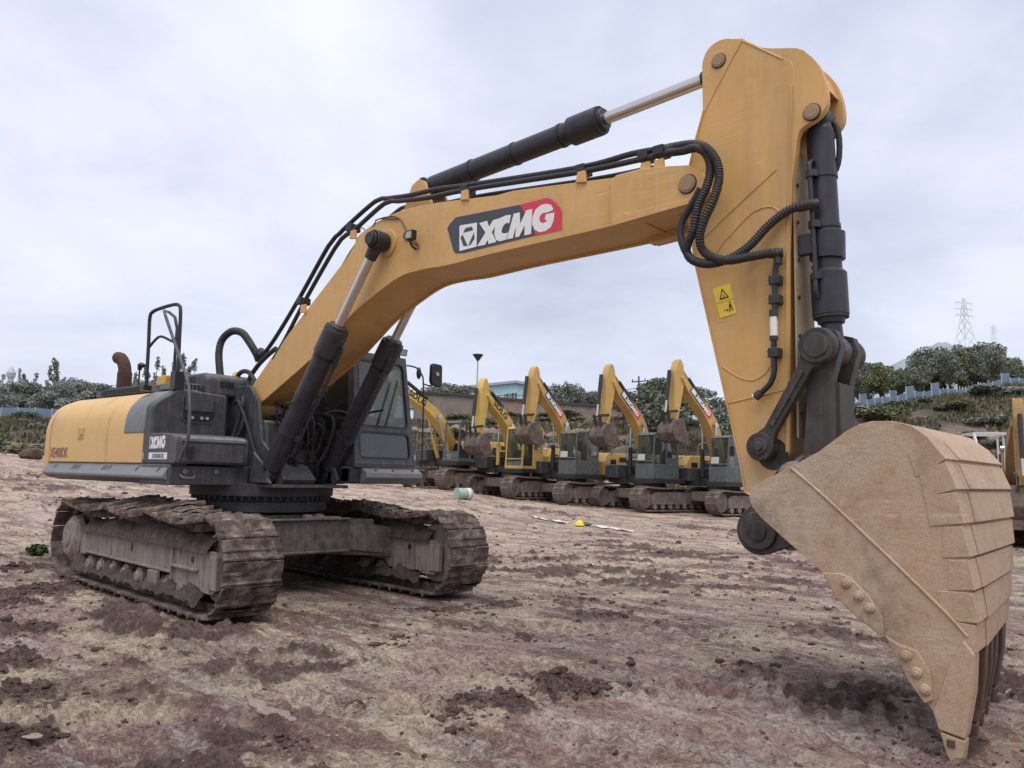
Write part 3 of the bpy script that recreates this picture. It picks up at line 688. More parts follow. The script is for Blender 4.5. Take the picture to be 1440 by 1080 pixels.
# hand rails
mb = MB()
mb.tube([(-.60, -1.32, 2.36), (-.62, -1.32, 2.9), (-.64, -1.32, 3.24), (-.60, -1.31, 3.32), (-.45, -1.27, 3.36), (-.22, -1.22, 3.385), (-.14, -1.2, 3.36), (-.10, -1.2, 3.28), (-.08, -1.2, 2.9), (-.05, -1.2, 2.36)], .022, 10)
mb.tube([(-.63, -1.32, 2.86), (-.5, -1.29, 2.97), (-.40, -1.27, 3.0), (-.22, -1.22, 2.93), (-.09, -1.2, 2.90)], .016, 8)
mb.box(-.66, -.56, -1.37, -1.27, 2.34, 2.40); mb.box(-.12, 0, -1.26, -1.14, 2.33, 2.55)
mb.build('handrail', M['blackpaint'], EX)
mb = MB()
mb.tube([(-0.557,-1.0,2.45),(-0.47,-1.05,2.797),(-0.403,-1.08,3.127),(-0.438,-1.1,3.272),(-0.556,-1.12,3.345),(-0.65,-1.14,3.371),(-0.475,-1.2,3.269),(0.102,-1.3,2.762),(0.463,-1.36,2.454),(0.626,-1.4,2.303),(0.713,-1.42,2.059),(0.771,-1.44,1.797),(0.765,-1.46,1.664),(0.656,-1.48,1.469)], .019, 10, smooth=False)
mb.build('handrail', M['grey'], EX)
# ---- cab -----------------------------------------------------------
X0, X1, Ya, Yb, Z0, Z1 = -.55, 1.22, .50, 1.50, 1.47, 2.95
cab = MB()
cab.prism([(X0, Z0), (X1, Z0), (X1+.005, Z0+.06), (X0, Z0+.06)], Ya, Yb)                      # sill
cab.prism([(X0, Z1-.06), (X1-.19, Z1-.07), (X1-.30, Z1), (X0+.1, Z1+.01)], Ya+.03, Yb-.03)        # roof
cab.box(X0, X0+.03, Ya, Yb, Z0, Z1-.05)
CB = cab.build('cab', M['grey'], EX, bevel=.02)
def wall(a, b, c, d, t, panes, name, th=.045):
    """quad a,b,c,d (BL BR TR TL) with outward normal t; panes = (u0,u1,v0,v1,radius)"""
    a, b, c, d, t = map(Vector, (a, b, c, d, t))
    def P(u, v, o=0): return (a*(1-u)+b*u)*(1-v)+(d*(1-u)+c*u)*v+t*o
    mb = MB(); panes = sorted(panes, key=lambda q: q[2]); edges = [0]+[(panes[i][3]+panes[i+1][2])/2 for i in range(len(panes)-1)]+[1]
    for i, (u0, u1, v0, v1, r) in enumerate(panes):
        V0, V1 = edges[i], edges[i+1]; inn = []; n = 5
        for (cu, cv, a0) in ((u1-r, v0+r, -90), (u1-r, v1-r, 0), (u0+r, v1-r, 90), (u0+r, v0+r, 180)):
            for k in range(n+1): g = R(a0+90*k/n); inn.append((cu+r*math.cos(g), cv+r*math.sin(g)))
        outp = []; k4 = len(inn)//4
        cor = [(1, V0), (1, V1), (0, V1), (0, V0)]
        for j in range(len(inn)): outp.append(cor[j//k4])
        for o0 in (0,):
            vs = [P(u, v) for u, v in outp]+[P(u, v) for u, v in inn]+[P(u, v, -th) for u, v in inn]; k = len(inn)
            fs = []
            for j in range(k):
                j2 = (j+1) % k
                fs.append((j, j2, j2+k, j+k) if outp[j] != outp[j2] else (j, j2+k, j+k)); fs.append((j+k, j2+k, j2+2*k, j+2*k))
            mb.add(vs, fs)
        pm = MB(); pm.add([P(u, v, -.018) for u, v in inn], [list(range(k))]); pm.build(name, M['glass'], CB, smooth=0)
        # rubber seal
        gm = MB(); ii = inset(inn, .018)
        gm.add([P(u, v, .002) for u, v in inn]+[P(u, v, .002) for u, v in ii]+[P(u, v, -.02) for u, v in ii], [(j, (j+1) % k, (j+1) % k+k, j+k) for j in range(k)]+[(j+k, (j+1) % k+k, (j+1) % k+2*k, j+2*k) for j in range(k)])
        gm.build('window_seal', M['black'], CB, smooth=0)
    return mb.build('cab_wall', M['grey'], CB, smooth=30)
f_ = X1-.20
wall((X1, Ya, Z0), (X1, Yb, Z0), (f_, Yb-.06, Z1), (f_, Ya+.05, Z1), (1, 0, .13), [(.075, .94, .07, .31, .06), (.075, .94, .345, .94, .07)], 'windshield')
wall((X0, Ya, Z0), (X1, Ya, Z0), (f_, Ya+.05, Z1), (X0, Ya+.05, Z1), (0, -1, 0), [(.06, .93, .32, .92, .05)], 'side_window')
wall((X1, Yb, Z0), (X0, Yb, Z0), (X0, Yb-.06, Z1), (f_, Yb-.06, Z1), (0, 1, 0), [(.06, .55, .30, .92, .05)], 'side_window')
mb = MB(); mb.box(-.35, .15, .8, 1.25, 1.55, 2.0); mb.prism([(-.40, 1.95), (-.25, 1.95), (-.38, 2.6), (-.5, 2.6)], .82, 1.23); mb.box(-.47, -.35, .92, 1.13, 2.6, 2.8)
mb.build('seat', M['seat'], CB, bevel=.05, seg=3)
mb = MB(); mb.box(.2, .7, .56, .72, 1.5, 2.05); mb.box(.75, .85, .95, 1.1, 1.5, 2.0); mb.bar((.8, 1.0, 1.6), (.72, 1.0, 2.1), .04, .04); mb.build('control_console', M['seat'], CB, bevel=.02)
mb = MB(); mb.box(.1, 1.0, .62, 1.38, 1.5, 1.53)
for y in (.88, 1.08): mb.prism([(.95, 1.53), (1.05, 1.53), (1.12, 1.68), (1.08, 1.69)], y-.04, y+.04)
for y in (.62, 1.32): mb.tube([(.35, y, 1.95), (.40, y, 2.15), (.42, y, 2.2)], .012, 6); mb.sphere((.42, y, 2.22), .03)
mb.build('pedals', M['lgrey'], CB)
mb = MB(); mb.box(.75, .95, .60, .72, 2.02, 2.22); mb.build('monitor', M['black'], CB, bevel=.01)
mb = MB()
for i in range(9):
    y = 1.06+i*.03; mb.add([(.86-.0*i+(.012 if i % 2 else 0), y, 2.12), (.86+(0 if i % 2 else .012), y+.03, 2.12), (.78+(0 if i % 2 else .012), y+.03, 2.82), (.78+(.012 if i % 2 else 0), y, 2.82)], [(0,1,2,3)])
mb.build('sun_curtain', M['cream'], CB, smooth=0)
mb = MB(); mb.bar((1.23, .95, 1.98), (1.12, 1.22, 2.62), .02, .03); mb.build('wiper', M['black'], CB)
# mirror
mb = MB(); mb.tube([(1.02, 1.46, 2.86), (1.1, 1.55, 2.84), (1.16, 1.6, 2.76), (1.2, 1.62, 2.55), (1.22, 1.62, 1.5)], .011, 8); mb.sphere((1.14, 1.58, 2.76), .05, (.7, .7, 1.7)); mb.tube([(1.18, 1.62, 2.62), (1.2, 1.74, 2.60), (1.2, 1.82, 2.66)], .010, 8)
mr = mb.build('mirror_arm', M['black'], EX)
mb = MB(); pr = arc(1.78, 2.88, .05, 45, 135, 4)+arc(1.77, 2.68, .05, 180, 260, 4)+arc(1.90, 2.66, .05, 280, 350, 4)+arc(1.92, 2.86, .05, 10, 80, 4)
pr = [(1.745, 2.68), (1.76, 2.63), (1.80, 2.61), (1.90, 2.59), (1.94, 2.61), (1.955, 2.66), (1.95, 2.88), (1.93, 2.91), (1.78, 2.915), (1.75, 2.89)]
mb.prism(pr, 1.16, 1.22, 'x'); mi = mb.build('mirror', M['black'], mr, bevel=.015, seg=3)
mb = MB(); mb.cyl((1.22, 1.85, 2.77), (1.232, 1.85, 2.77), .028, n=16); mb.build('mirror_badge', M['lens'], mi)
for (x, y, z) in ((.98, 1.36, 3.02), (.7, .62, 3.03)):
    mb = MB(); mb.prism([(x-.05, z-.02), (x+.05, z-.04), (x+.07, z+.05), (x-.03, z+.07)], y-.09, y+.09); mb.cyl((x, y, 2.93), (x, y, z-.02), .012)
    o = mb.build('cab_lamp', M['black'], CB, bevel=.008)
    mb = MB(); mb.add([(x+.053, y-.075, z-.03), (x+.053, y+.075, z-.03), (x+.07, y+.075, z+.04), (x+.07, y-.075, z+.04)], [(0,1,2,3)]); mb.build('lamp_lens', M['lens'], o, smooth=0)

# ---- boom ----------------------------------------------------------
BW = .32
low = [(0.079,2.103),(1.342,2.694),(1.782,2.954),(2.09,3.149),(2.389,3.288),(2.857,3.458),(3.228,3.486),(3.591,3.475),(4.256,3.495),(5.539,3.508),(6.251,3.546)]
topp = [(-0.09,2.272),(0.765,2.966),(1.964,3.835),(2.104,4.017),(2.311,4.102),(2.561,4.158),(2.929,4.188),(3.406,4.158),(4.238,4.061),(4.435,4.06),(5.535,3.931)]
def sm2(pts, st=.07): return [(q.x, q.z) for q in spline([(a, 0, b) for a, b in pts], st)]
low = [low[0]]+sm2([low[0], low[1], low[2], low[3], low[4], low[5], low[6], low[7], low[8], low[9], low[10]])[1:]
topp = [topp[0]]+sm2(topp)[1:]
low = [q for q in low if q[0] < 5.62]; topp = [q for q in topp if q[0] < 5.6]
bo = low + [(5.75, 3.53), (5.78, 3.90)] + topp[::-1]
BO = MB(); BO.prism(inset(bo, .022), -BW+.03, BW-.03)
sideb = low + [(5.86, 3.51)] + [(5.86, 3.93)] + topp[::-1]
for s in (-1, 1): BO.prism(sideb, s*BW, s*(BW-.032))
BOOM = BO.build('boom', M['yel'], EX, bevel=.006)
# fork plates at the tip
fork = [(5.58,3.49),(5.671,3.582),(5.633,3.908),(5.84,3.927),(6.103,3.881),(6.274,3.846),(6.365,3.784),(6.419,3.686),(6.419,3.613),(6.365,3.574),(6.273,3.57),(5.842,3.554)]
fk = [(5.6, 3.50), (5.6, 3.62)] + [(5.619,3.862),(5.618,3.924),(5.84,3.927),(6.103,3.881),(6.274,3.846),(6.353,3.793),(6.413,3.705),(6.419,3.624),(6.377,3.577),(6.304,3.564),(6.007,3.509),(5.706,3.503)]
MBf = MB()
fk2 = [(5.548,3.878),(5.604,3.927),(5.84,3.927),(6.103,3.887),(6.274,3.852),(6.353,3.798),(6.413,3.705),(6.425,3.623),(6.377,3.577),(6.304,3.558),(6.267,3.52),(5.552,3.49)]
for s in (-1, 1): MBf.prism(fk2, s*.36, s*.235)
MBf.prism([(5.577,3.835),(6.167,3.773),(6.04,3.567),(5.58,3.564)], -.23, .23)
MBf.build('boom_fork', M['yel'], BOOM, bevel=.008)
for s in (-1, 1): MBf = MB(); MBf.prism([(5.694,3.592),(5.729,3.567),(6.287,3.575),(6.287,3.529),(5.576,3.487),(5.562,3.527)], s*.362, s*.375); MBf.build('reinforcing_plate', M['yel'], BOOM, bevel=.006)
def pincap(x, y0, y1, z, r, name, parent, mat='pin'):
    ym = y0+(y1-y0)*.25; mr_ = MB(); mr_.cyl((x, y0, z), (x, y0+(y1-y0)*.55, z), r*1.13, n=32); mr_.build('pin_recess', M['dgrey'] if abs(y0) < .3 else M['dgrey'], parent)  # dark disc paints in the shaded gap around the pin
    mb = MB(); mb.cyl((x, y0, z), (x, y1, z), r, n=32); mb.cyl((x, y1, z), (x, y1+(y1-y0)*.15, z), r*.82, r*.78, n=32)
    o = mb.build(name, M[mat], parent, bevel=.004); return o
Pp = [(6.272,3.697)][0]
for s in (-1, 1): pincap(Pp[0], s*.34, s*.378, Pp[1], .072, 'pivot_pin', BOOM)
# foot boss of the boom
mb = MB(); mb.cyl((.13, -.355, 2.17), (.13, .355, 2.17), .14, n=32); mb.build('foot_boss', M['yel'], BOOM, bevel=.01)
# weld seams across the side
mb = MB()
for seam in ([(3.418,-0.321,4.148),(3.496,-0.321,3.805),(3.602,-0.321,3.48)], [(5.514,-0.321,3.929),(5.538,-0.321,3.712),(5.547,-0.321,3.507)]): mb.tube(seam, .004, 6)
islands(mb, 'weld_seam', M['yel'], BOOM)
# boom decal
dmap = lambda a, b, o: None
pan = [(3.566,3.861),(3.6,3.896),(3.679,3.949),(4.511,3.905),(4.847,3.902),(4.898,3.874),(4.95,3.826),(4.996,3.776),(5.013,3.732),(5.014,3.574),(4.71,3.576),(3.8,3.563),(3.695,3.577),(3.662,3.612)]
red = [(4.518,3.904),(4.849,3.901),(4.9,3.873),(4.951,3.826),(4.997,3.775),(5.015,3.731),(5.016,3.573),(4.714,3.576),(4.7,3.653),(4.59,3.808)]
DEC = MB(); DEC.add(Y3(pan, -.3225), [list(range(len(pan)))]); DEC = DEC.build('boom_decal', M['slate'], BOOM, smooth=0)
mb = MB(); mb.add(Y3(red, -.3245), [list(range(len(red)))]); mb.build('red_field', M['red'], DEC, smooth=0)
q0, q1, q2 = [(3.752,3.591),(3.741,3.845),(4.939,3.583)]
def bmap(a, b, o):
    # affine fit of the drawing plane to the boom side
    u = (a-208)/1072; v = ((665-b)-235*u)/280
    return (q0[0]+u*(q2[0]-q0[0])+v*(q1[0]-q0[0]), -.3235-o, q0[1]+u*(q2[1]-q0[1])+v*(q1[1]-q0[1]))
xcmg(bmap, DEC, (M['white'], M['slate']), .003)
# work light with loose wire
mb = MB(); lx = [(3.147,-0.4,3.834)][0]
mb.box(lx[0]-.055, lx[0]+.055, -.46, -.40, lx[2]-.05, lx[2]+.05); mb.tube([(lx[0]-.02, -.33, lx[2]-.12), (lx[0]-.03, -.38, lx[2]-.10), (lx[0]-.03, -.42, lx[2]-.04)], .012, 8)
wl = mb.build('work_light', M['black'], BOOM, bevel=.01)
mb = MB(); mb.box(lx[0]-.04, lx[0]+.04, -.466, -.461, lx[2]-.035, lx[2]+.035); mb.build('lamp_lens', M['lens'], wl)
mb = MB(); mb.tube([(2.448,-0.335,4.153),(2.591,-0.335,4.157),(2.779,-0.335,4.128),(2.897,-0.335,4.042),(2.959,-0.335,3.938),(3.021,-0.335,3.827),(3.145,-0.335,3.752)], .007, 6); mb.tube([(2.959,-0.335,3.938),(2.918,-0.335,3.876),(3.009,-0.335,3.837),(3.121,-0.335,3.794),(3.169,-0.335,3.71)], .006, 6); mb.tube([(2.056,-0.25,4.184),(2.313,-0.3,4.066),(2.472,-0.335,4.156),(2.651,-0.335,4.129),(2.826,-0.335,4.095)], .006, 6)
mb.build('wire', M['black'], BOOM)
# boom pipes
pipes = [[(-0.107,-0.1,2.823),(0.451,-0.24,3.033),(0.928,-0.24,3.48),(1.481,-0.24,4.053),(1.69,-0.24,4.17),(1.844,-0.24,4.243),(2.316,-0.24,4.424),(2.523,-0.24,4.413),(2.863,-0.24,4.372),(3.315,-0.24,4.344),(3.787,-0.24,4.284),(5.131,-0.24,4.139),(5.694,-0.24,4.129),(6.034,-0.24,4.092)],
         [(0.554,-0.3,2.766),(0.777,-0.3,2.994),(1.151,-0.3,3.424),(1.69,-0.3,3.977),(1.88,-0.3,4.095),(2.07,-0.3,4.144),(2.55,-0.3,4.334),(2.774,-0.3,4.311),(3.244,-0.3,4.251),(3.847,-0.3,4.209),(5.176,-0.3,4.071),(5.774,-0.3,4.034),(6.101,-0.3,4.019)]]
for q in pipes:
    mb = MB(); mb.tube(q, .026, 10, step=.1); mb.build('hydraulic_pipe', M['blackpaint'], BOOM)
pipe2 = [(a, b+.22, c) for a, b, c in pipes[1][2:12]]
for k in (0.0, .12):
    mb = MB(); mb.tube([(a+.02, b+k, c+.0) for a, b, c in pipe2], .022, 8, step=.1); mb.build('hydraulic_pipe', M['blackpaint'], BOOM)
for q in [(1.065,-0.27,3.423),(1.967,-0.27,4.162),(3.779,-0.27,4.211),(5.201,-0.27,4.081),(5.838,-0.27,4.047),(5.986,-0.27,4.052)]:
    mb = MB(); x, y, z = q
    mb.box(x-.05, x+.05, -.335, -.19, z-.035, z+.05)
    o = mb.build('pipe_clamp', M['blackpaint'], BOOM, bevel=.01)
for q in [(1.176,-0.3,3.309),(2.064,-0.3,4.054),(3.811,-0.3,4.137),(5.231,-0.3,3.994),(5.877,-0.3,3.918),(6.004,-0.3,3.912)]:
    mb = MB(); x, y, z = q; mb.prism([(x-.06, z-.03), (x+.05, z-.05), (x+.04, z+.06), (x-.04, z+.06)], -.345, -.315); mb.build('clamp_bracket', M['yel'], BOOM, bevel=.006)
mb = MB(); mb.tube([(-0.547,-0.35,2.467),(-0.666,-0.33,2.713),(-0.768,-0.3,2.964),(-0.75,-0.27,3.141),(-0.561,-0.25,3.232),(-0.361,-0.22,3.198),(-0.208,-0.2,3.072),(-0.102,-0.15,2.91),(-0.107,-0.1,2.823)], .045, 12, rib=.006, pitch=.03); mb.build('hydraulic_hose', M['rubber'], BOOM)
mb = MB(); mb.cyl((-.05, -.12, 2.93), (.05, -.12, 2.88), .06); mb.build('pipe_coupling', M['blackpaint'], BOOM)
mb = MB(); mb.tube([(0.069,-0.3,2.348),(-0.068,-0.25,2.543),(0.113,-0.25,2.715),(0.327,-0.25,2.835),(0.51,-0.25,2.91)], .03, 10); mb.tube([(-.35, -.28, 2.2), (-.3, -.28, 2.6), (-.05, -.28, 2.65), (.2, -.28, 2.45)], .03, 10); mb.build('hydraulic_hose', M['rubber'], BOOM)

# ---- cylinders -----------------------------------------------------
def cylinder(name, a, b, rb, hd, frac, rr, parent=EX, side=None, portside=(0, 0, 1)):
    """a: barrel pin, b: rod pin"""
    a = Vector(a); b = Vector(b); d = (b-a).normalized(); L = (b-a).length; h = L*frac
    mb = MB(); mb.cyl(a+d*.10, a+d*(h-.32), rb, n=36); mb.cyl(a+d*(h-.34), a+d*(h-.03), hd, n=36); mb.cyl(a+d*(h-.37), a+d*(h-.34), rb, hd, n=36); mb.cyl(a+d*(h-.03), a+d*(h+.03), hd*.8, hd*.72, n=28)
    mb.cyl(a+d*.02, a+d*.12, rb*.75, rb, n=28)
    o = mb.build(name, M['cyl'], parent, bevel=.006)
    t = Vector((0, 1, 0)); w = d.cross(t).normalized()
    mb = MB()
    for k in range(14):
        g = 2*math.pi*k/14; c = a+d*(h-.035)+(t*math.cos(g)+w*math.sin(g))*hd*.88; mb.cyl(c, c+d*.025, .012, n=6)
    mb.cyl(a+d*(h-.03), a+d*(h-.012), hd*.97, n=28); mb.build('bolt_ring', M['dgrey'], o)
    mb = MB(); mb.cyl(a-t*.09, a+t*.09, rb*.95, n=28); mb.build('barrel_eye', M['cyl'], o, bevel=.008)
    mb = MB(); mb.cyl(a+d*(h-.02), b-d*.06, rr, n=28); ro = mb.build('rod', M['chrome'], o)
    mb = MB(); mb.cyl(b-t*.08, b+t*.08, rr*2.0, n=28); mb.cyl(b-d*.22, b-d*.02, rr*1.25, rr*1.5, n=24); mb.build('rod_eye', M['cyl'], ro, bevel=.008)
    # port pipe along the barrel
    s = Vector(portside).normalized(); s = (s-d*s.dot(d)).normalized()
    mb = MB(); mb.tube([a+d*.35+s*rb, a+d*.38+s*(rb+.045), a+d*.5+s*(rb+.05), a+d*(h-.35)+s*(rb+.05), a+d*(h-.2)+s*(hd+.03), a+d*(h-.15)+s*hd], .018, 8, step=.08)
    for f in (.3, .55, .8): c = a+d*(h*f)+s*(rb+.03); mb.cyl(c-d*.025, c+d*.025, .045, n=8)
    mb.build('port_pipe', M['cyl'], o)
    for f in (.3, .55, .8):
        mb = MB(); c = a+d*(h*f); mb.cyl(c-d*.015, c+d*.015, rb+.008, n=36); mb.build('barrel_band', M['cyl'], o)
    return o
ct = [(2.653,3.86)][0]
cylinder('boom_cylinder', (.83, -.45, 1.36), (ct[0], -.45, ct[1]), .118, .14, .65, .052, portside=(1, .5, -.6))
cylinder('boom_cylinder', (.76, .43, 1.36), (ct[0]-.06, .43, ct[1]), .118, .14, .64, .052, portside=(1, -.5, -.6))
for s in (-1, 1):
    mb = MB(); mb.cyl((ct[0], s*.30, ct[1]), (ct[0], s*.56, ct[1]), .085, n=32); mb.cyl((ct[0], s*.37, ct[1]), (ct[0], s*.53, ct[1]), .105, n=32); mb.cyl((ct[0], s*.56, ct[1]), (ct[0], s*.585, ct[1]), .07, n=20)
    mb.build('cylinder_pin', M['dgrey'], EX, bevel=.01)
    mb = MB(); mb.cyl((ct[0], s*.31, ct[1]), (ct[0], s*.345, ct[1]), .15, n=36); mb.build('boss', M['yel'], BOOM, bevel=.01)
A0 = [(2.869,4.463)][0]; A1 = (6.44, 4.72)
cylinder('arm_cylinder', (A0[0]+.03, 0, A0[1]+.05), (A1[0], 0, A1[1]), .108, .135, .655, .055, portside=(0, 1, 0.1))
mb = MB()
for s in (-1, 1): mb.prism([(A0[0]-.28, 4.05), (A0[0]+.35, 4.05), (A0[0]+.15, A0[1]+.06), (A0[0]+.05, A0[1]+.11), (A0[0]-.06, A0[1]+.06)], s*.11, s*.15)
mb.build('cylinder_bracket', M['yel'], BOOM, bevel=.01)

# ---- arm (stick) ---------------------------------------------------
am = [(6.585,4.855),(6.525,4.877),(6.452,4.879),(6.378,4.845),(6.334,4.775),(6.321,4.683),(6.326,4.335),(6.249,4.094),(6.198,3.9),(6.185,3.52),(6.246,3.103),(6.492,2.044),(6.618,1.491),(6.644,1.325),(6.699,1.302),(6.764,1.319),(6.925,1.515),(6.988,1.615),(6.996,2.066),(7.011,3.035),(7.034,3.473),(7.07,4.317),(7.072,4.433),(7.051,4.512),(6.839,4.685),(6.662,4.828)]
am0 = am; am = sm2(am[:7], .04)+am[7:]
mb = MB(); mb.prism(inset(am, .018), -.18, .18)
for s in (-1, 1): mb.prism(am, s*.21, s*.178)
ARM = mb.build('arm', M['yelarm'], EX, bevel=.006)
# dusty front face as its own panel with bolts
ff = [(6.996,2.066),(7.011,3.035),(7.034,3.473),(7.067,3.826)]
mb = MB(); mb.box(7.03, 7.043, -.175, .175, 1.72, 3.86); fp = mb.build('front_plate', M['armface'], ARM, bevel=.003)
mb = MB()
for k in range(7):
    for y in (-.13, .15): mb.cyl((7.043, y, 1.9+k*.28), (7.056, y, 1.9+k*.28), .014, n=8)
islands(mb, 'bolt', M['link'], fp)
# head plates that carry the bucket cylinder
hp = [(6.653,4.84),(6.83,4.697),(7.093,4.601),(7.166,4.537),(7.232,4.449),(7.277,4.342),(7.3,4.227),(7.302,4.119),(7.271,4.058),(7.219,4.019),(7.151,3.995),(7.103,3.965),(7.081,3.905),(7.069,3.805),(7.021,3.465),(6.957,3.479),(7.0,4.515)]
hp = sm2(hp[:13], .05)+hp[13:]
mb = MB()
for s in (-1, 1): mb.prism(hp, s*.205, s*.14)
mb.prism([(6.83,4.663),(7.093,4.562),(7.211,4.434),(7.27,4.274),(7.224,4.288),(7.164,4.417),(7.07,4.519),(6.841,4.613)], -.14, .14)
mb.build('head_plate', M['yelarm'], ARM, bevel=.008)
# raised weld beads and reinforcement edge lines
mb = MB()
for s in ([(6.663,-0.212,4.804),(6.5,-0.212,4.565),(6.339,-0.212,4.306),(6.263,-0.212,4.078)], [(6.926,-0.212,3.708),(6.633,-0.212,3.508),(6.34,-0.212,3.298)], [(6.953,-0.212,3.36),(6.911,-0.212,3.412),(6.857,-0.212,3.434),(6.74,-0.212,3.419),(6.573,-0.212,3.29),(6.466,-0.212,3.191),(6.394,-0.212,3.068)],
          [(6.478,-0.212,2.266),(6.609,-0.212,2.176),(6.725,-0.212,2.143),(6.824,-0.212,2.194),(6.884,-0.212,2.284)], [(6.527,-0.212,1.983),(6.762,-0.212,2.025),(6.996,-0.212,2.07)], [(6.663,-0.212,4.81),(6.84,-0.212,4.667),(6.982,-0.212,4.551)]):
    mb.tube(s, .0055, 6, step=.06)
islands(mb, 'weld_seam', M['yelarm'], ARM)
mb = MB(); el = am0[6:15]
for i in range(len(el)-1): mb.bar((el[i][0]+.012, -.213, el[i][1]), (el[i+1][0]+.012, -.213, el[i+1][1]), .012, .02, (0, 1, 0))
er = am0[17:22]
for i in range(len(er)-1): mb.bar((er[i][0]-.016, -.213, er[i][1]), (er[i+1][0]-.016, -.213, er[i+1][1]), .012, .022, (0, 1, 0))
mb.build('edge_strip', M['yelarm'], ARM, bevel=.003)
for px_, rr_ in (([(6.468,4.708)][0], .055), ([(7.195,4.074)][0], .058)):
    for s in (-1, 1):
        pincap(px_[0], s*.20, s*.226, px_[1], rr_, 'pivot_pin', ARM)
# warning label
wp = [(6.405,2.875),(6.552,2.899),(6.602,2.652),(6.469,2.628)]
mb = MB(); mb.add(Y3(wp, -.2125), [(0,1,2,3)]); wlb = mb.build('warning_label', M['warn'], ARM, smooth=0)
def wq(u, v, o=.0015):
    a, b, c, d = [Vector((q[0], -.2125, q[1])) for q in (wp[3], wp[2], wp[1], wp[0])]
    return (a*(1-u)+b*u)*(1-v)+(d*(1-u)+c*u)*v+Vector((0, -o, 0))
mb = MB(); tri = [(.22, .58), (.78, .58), (.5, .92)]; ti = inset(tri, .045)
mb.add([wq(*q) for q in tri]+[wq(*q) for q in ti], [(i, (i+1) % 3, (i+1) % 3+3, i+3) for i in range(3)])
for q in ([(.02,.02),(.98,.02),(.98,.035),(.02,.035)], [(.02,.5),(.98,.5),(.98,.51),(.02,.51)], [(.45,.64),(.52,.64),(.55,.70),(.48,.70)], [(.35,.2),(.42,.2),(.42,.25),(.35,.25)], [(.48,.18),(.58,.18),(.58,.24),(.48,.24)], [(.62,.12),(.68,.12),(.74,.3),(.80,.14),(.85,.16),(.80,.38),(.68,.36)], [(.72,.39),(.79,.39),(.79,.45),(.72,.45)]):
    mb.add([wq(*k) for k in q], [list(range(len(q)))])
mb.build('pictogram', M['black'], wlb, smooth=0)
# valve line on the arm side
mb = MB(); vl = [(6.983,-0.27,3.047),(6.951,-0.27,3.021),(6.928,-0.27,2.903),(6.926,-0.27,2.72),(6.917,-0.27,2.512),(6.909,-0.27,2.306),(6.913,-0.27,2.203),(6.88,-0.27,2.102),(6.788,-0.27,2.024)]
mb.tube(vl, .021, 10); pv = mb.build('hydraulic_pipe', M['blackpaint'], ARM)
for (x, y, z) in [(6.922,-0.27,2.857),(6.92,-0.27,2.715),(6.909,-0.27,2.326)]:
    mb = MB(); mb.box(x-.035, x+.045, -.30, -.212, z-.035, z+.035); o = mb.build('pipe_clamp', M['link'], ARM, bevel=.008)
    mb = MB()
    for k in (-.02, .02): mb.cyl((x-.05, -.27, z+k), (x-.034, -.27, z+k), .010, n=8)
    islands(mb, 'bolt', M['lens'], o)
x, y, z = [(6.912,-0.27,2.518)][0]
mb = MB(); mb.cyl((x, y, z-.07), (x, y, z+.07), .028, n=18); mb.build('paper_tag', M['white'], pv)
mb = MB(); mb.cyl((x, y, z-.10), (x, y, z-.07), .033, n=6); mb.cyl((x, y, z+.07), (x, y, z+.12), .033, n=6); x2, y2, z2 = vl[-1]; mb.cyl((x2-.02, y2, z2-.015), (x2+.02, y2, z2+.02), .03); x2, y2, z2 = vl[1]; mb.cyl((x2, y2, z2-.05), (x2, y2, z2+.03), .034, n=8)
islands(mb, 'pipe_nut', M['link'], pv)
x2, y2, z2 = vl[-1]; mb = MB(); mb.cyl((x2-.035, y2-.01, z2-.012), (x2-.018, y2-.005, z2-.004), .02); mb.build('pipe_plug', M['white'], pv)
# big hoses across the joint
hoses = [[(6.007,-0.25,4.09),(6.133,-0.3,4.059),(6.334,-0.38,3.998),(6.474,-0.43,3.911),(6.556,-0.43,3.784),(6.572,-0.43,3.647),(6.545,-0.47,3.477),(6.474,-0.48,3.335),(6.428,-0.46,3.212),(6.435,-0.43,3.129),(6.517,-0.43,3.056),(6.647,-0.43,3.013),(6.781,-0.36,3.034),(6.916,-0.3,3.052),(6.983,-0.27,3.053)],
         [(6.056,-0.3,4.025),(6.219,-0.34,3.988),(6.386,-0.42,3.942),(6.469,-0.42,3.865),(6.498,-0.42,3.745),(6.483,-0.45,3.606),(6.422,-0.47,3.458),(6.375,-0.46,3.276),(6.322,-0.44,3.207),(6.299,-0.42,3.132),(6.359,-0.42,3.056),(6.5,-0.42,3.012),(6.651,-0.38,3.045),(6.763,-0.32,3.132),(6.884,-0.28,3.265),(7.01,-0.26,3.352),(7.107,-0.24,3.38),(7.186,-0.16,3.407)],
         [(6.43,-0.45,3.601),(6.341,-0.43,3.486),(6.263,-0.42,3.392),(6.244,-0.42,3.282),(6.275,-0.42,3.164),(6.358,-0.43,3.06),(6.471,-0.42,3.011)]]
for q in hoses[:2]:
    mb = MB(); mb.tube(q, .030, 12, rib=.0055, pitch=.02); mb.build('hydraulic_hose', M['rubber'], BOOM)
mb = MB(); mb.tube(hoses[2], .028, 12); mb.build('hydraulic_hose', M['rubber'], BOOM)
mb = MB()
for q in ([(6.89,-0.3,3.051),(6.989,-0.27,3.052)], [(7.092,-0.24,3.373),(7.202,-0.15,3.406)], [(5.952,-0.27,4.079),(6.133,-0.3,4.047)]): mb.cyl(q[0], q[1], .036, n=14)
islands(mb, 'hose_fitting', M['link'], BOOM, bevel=.004)

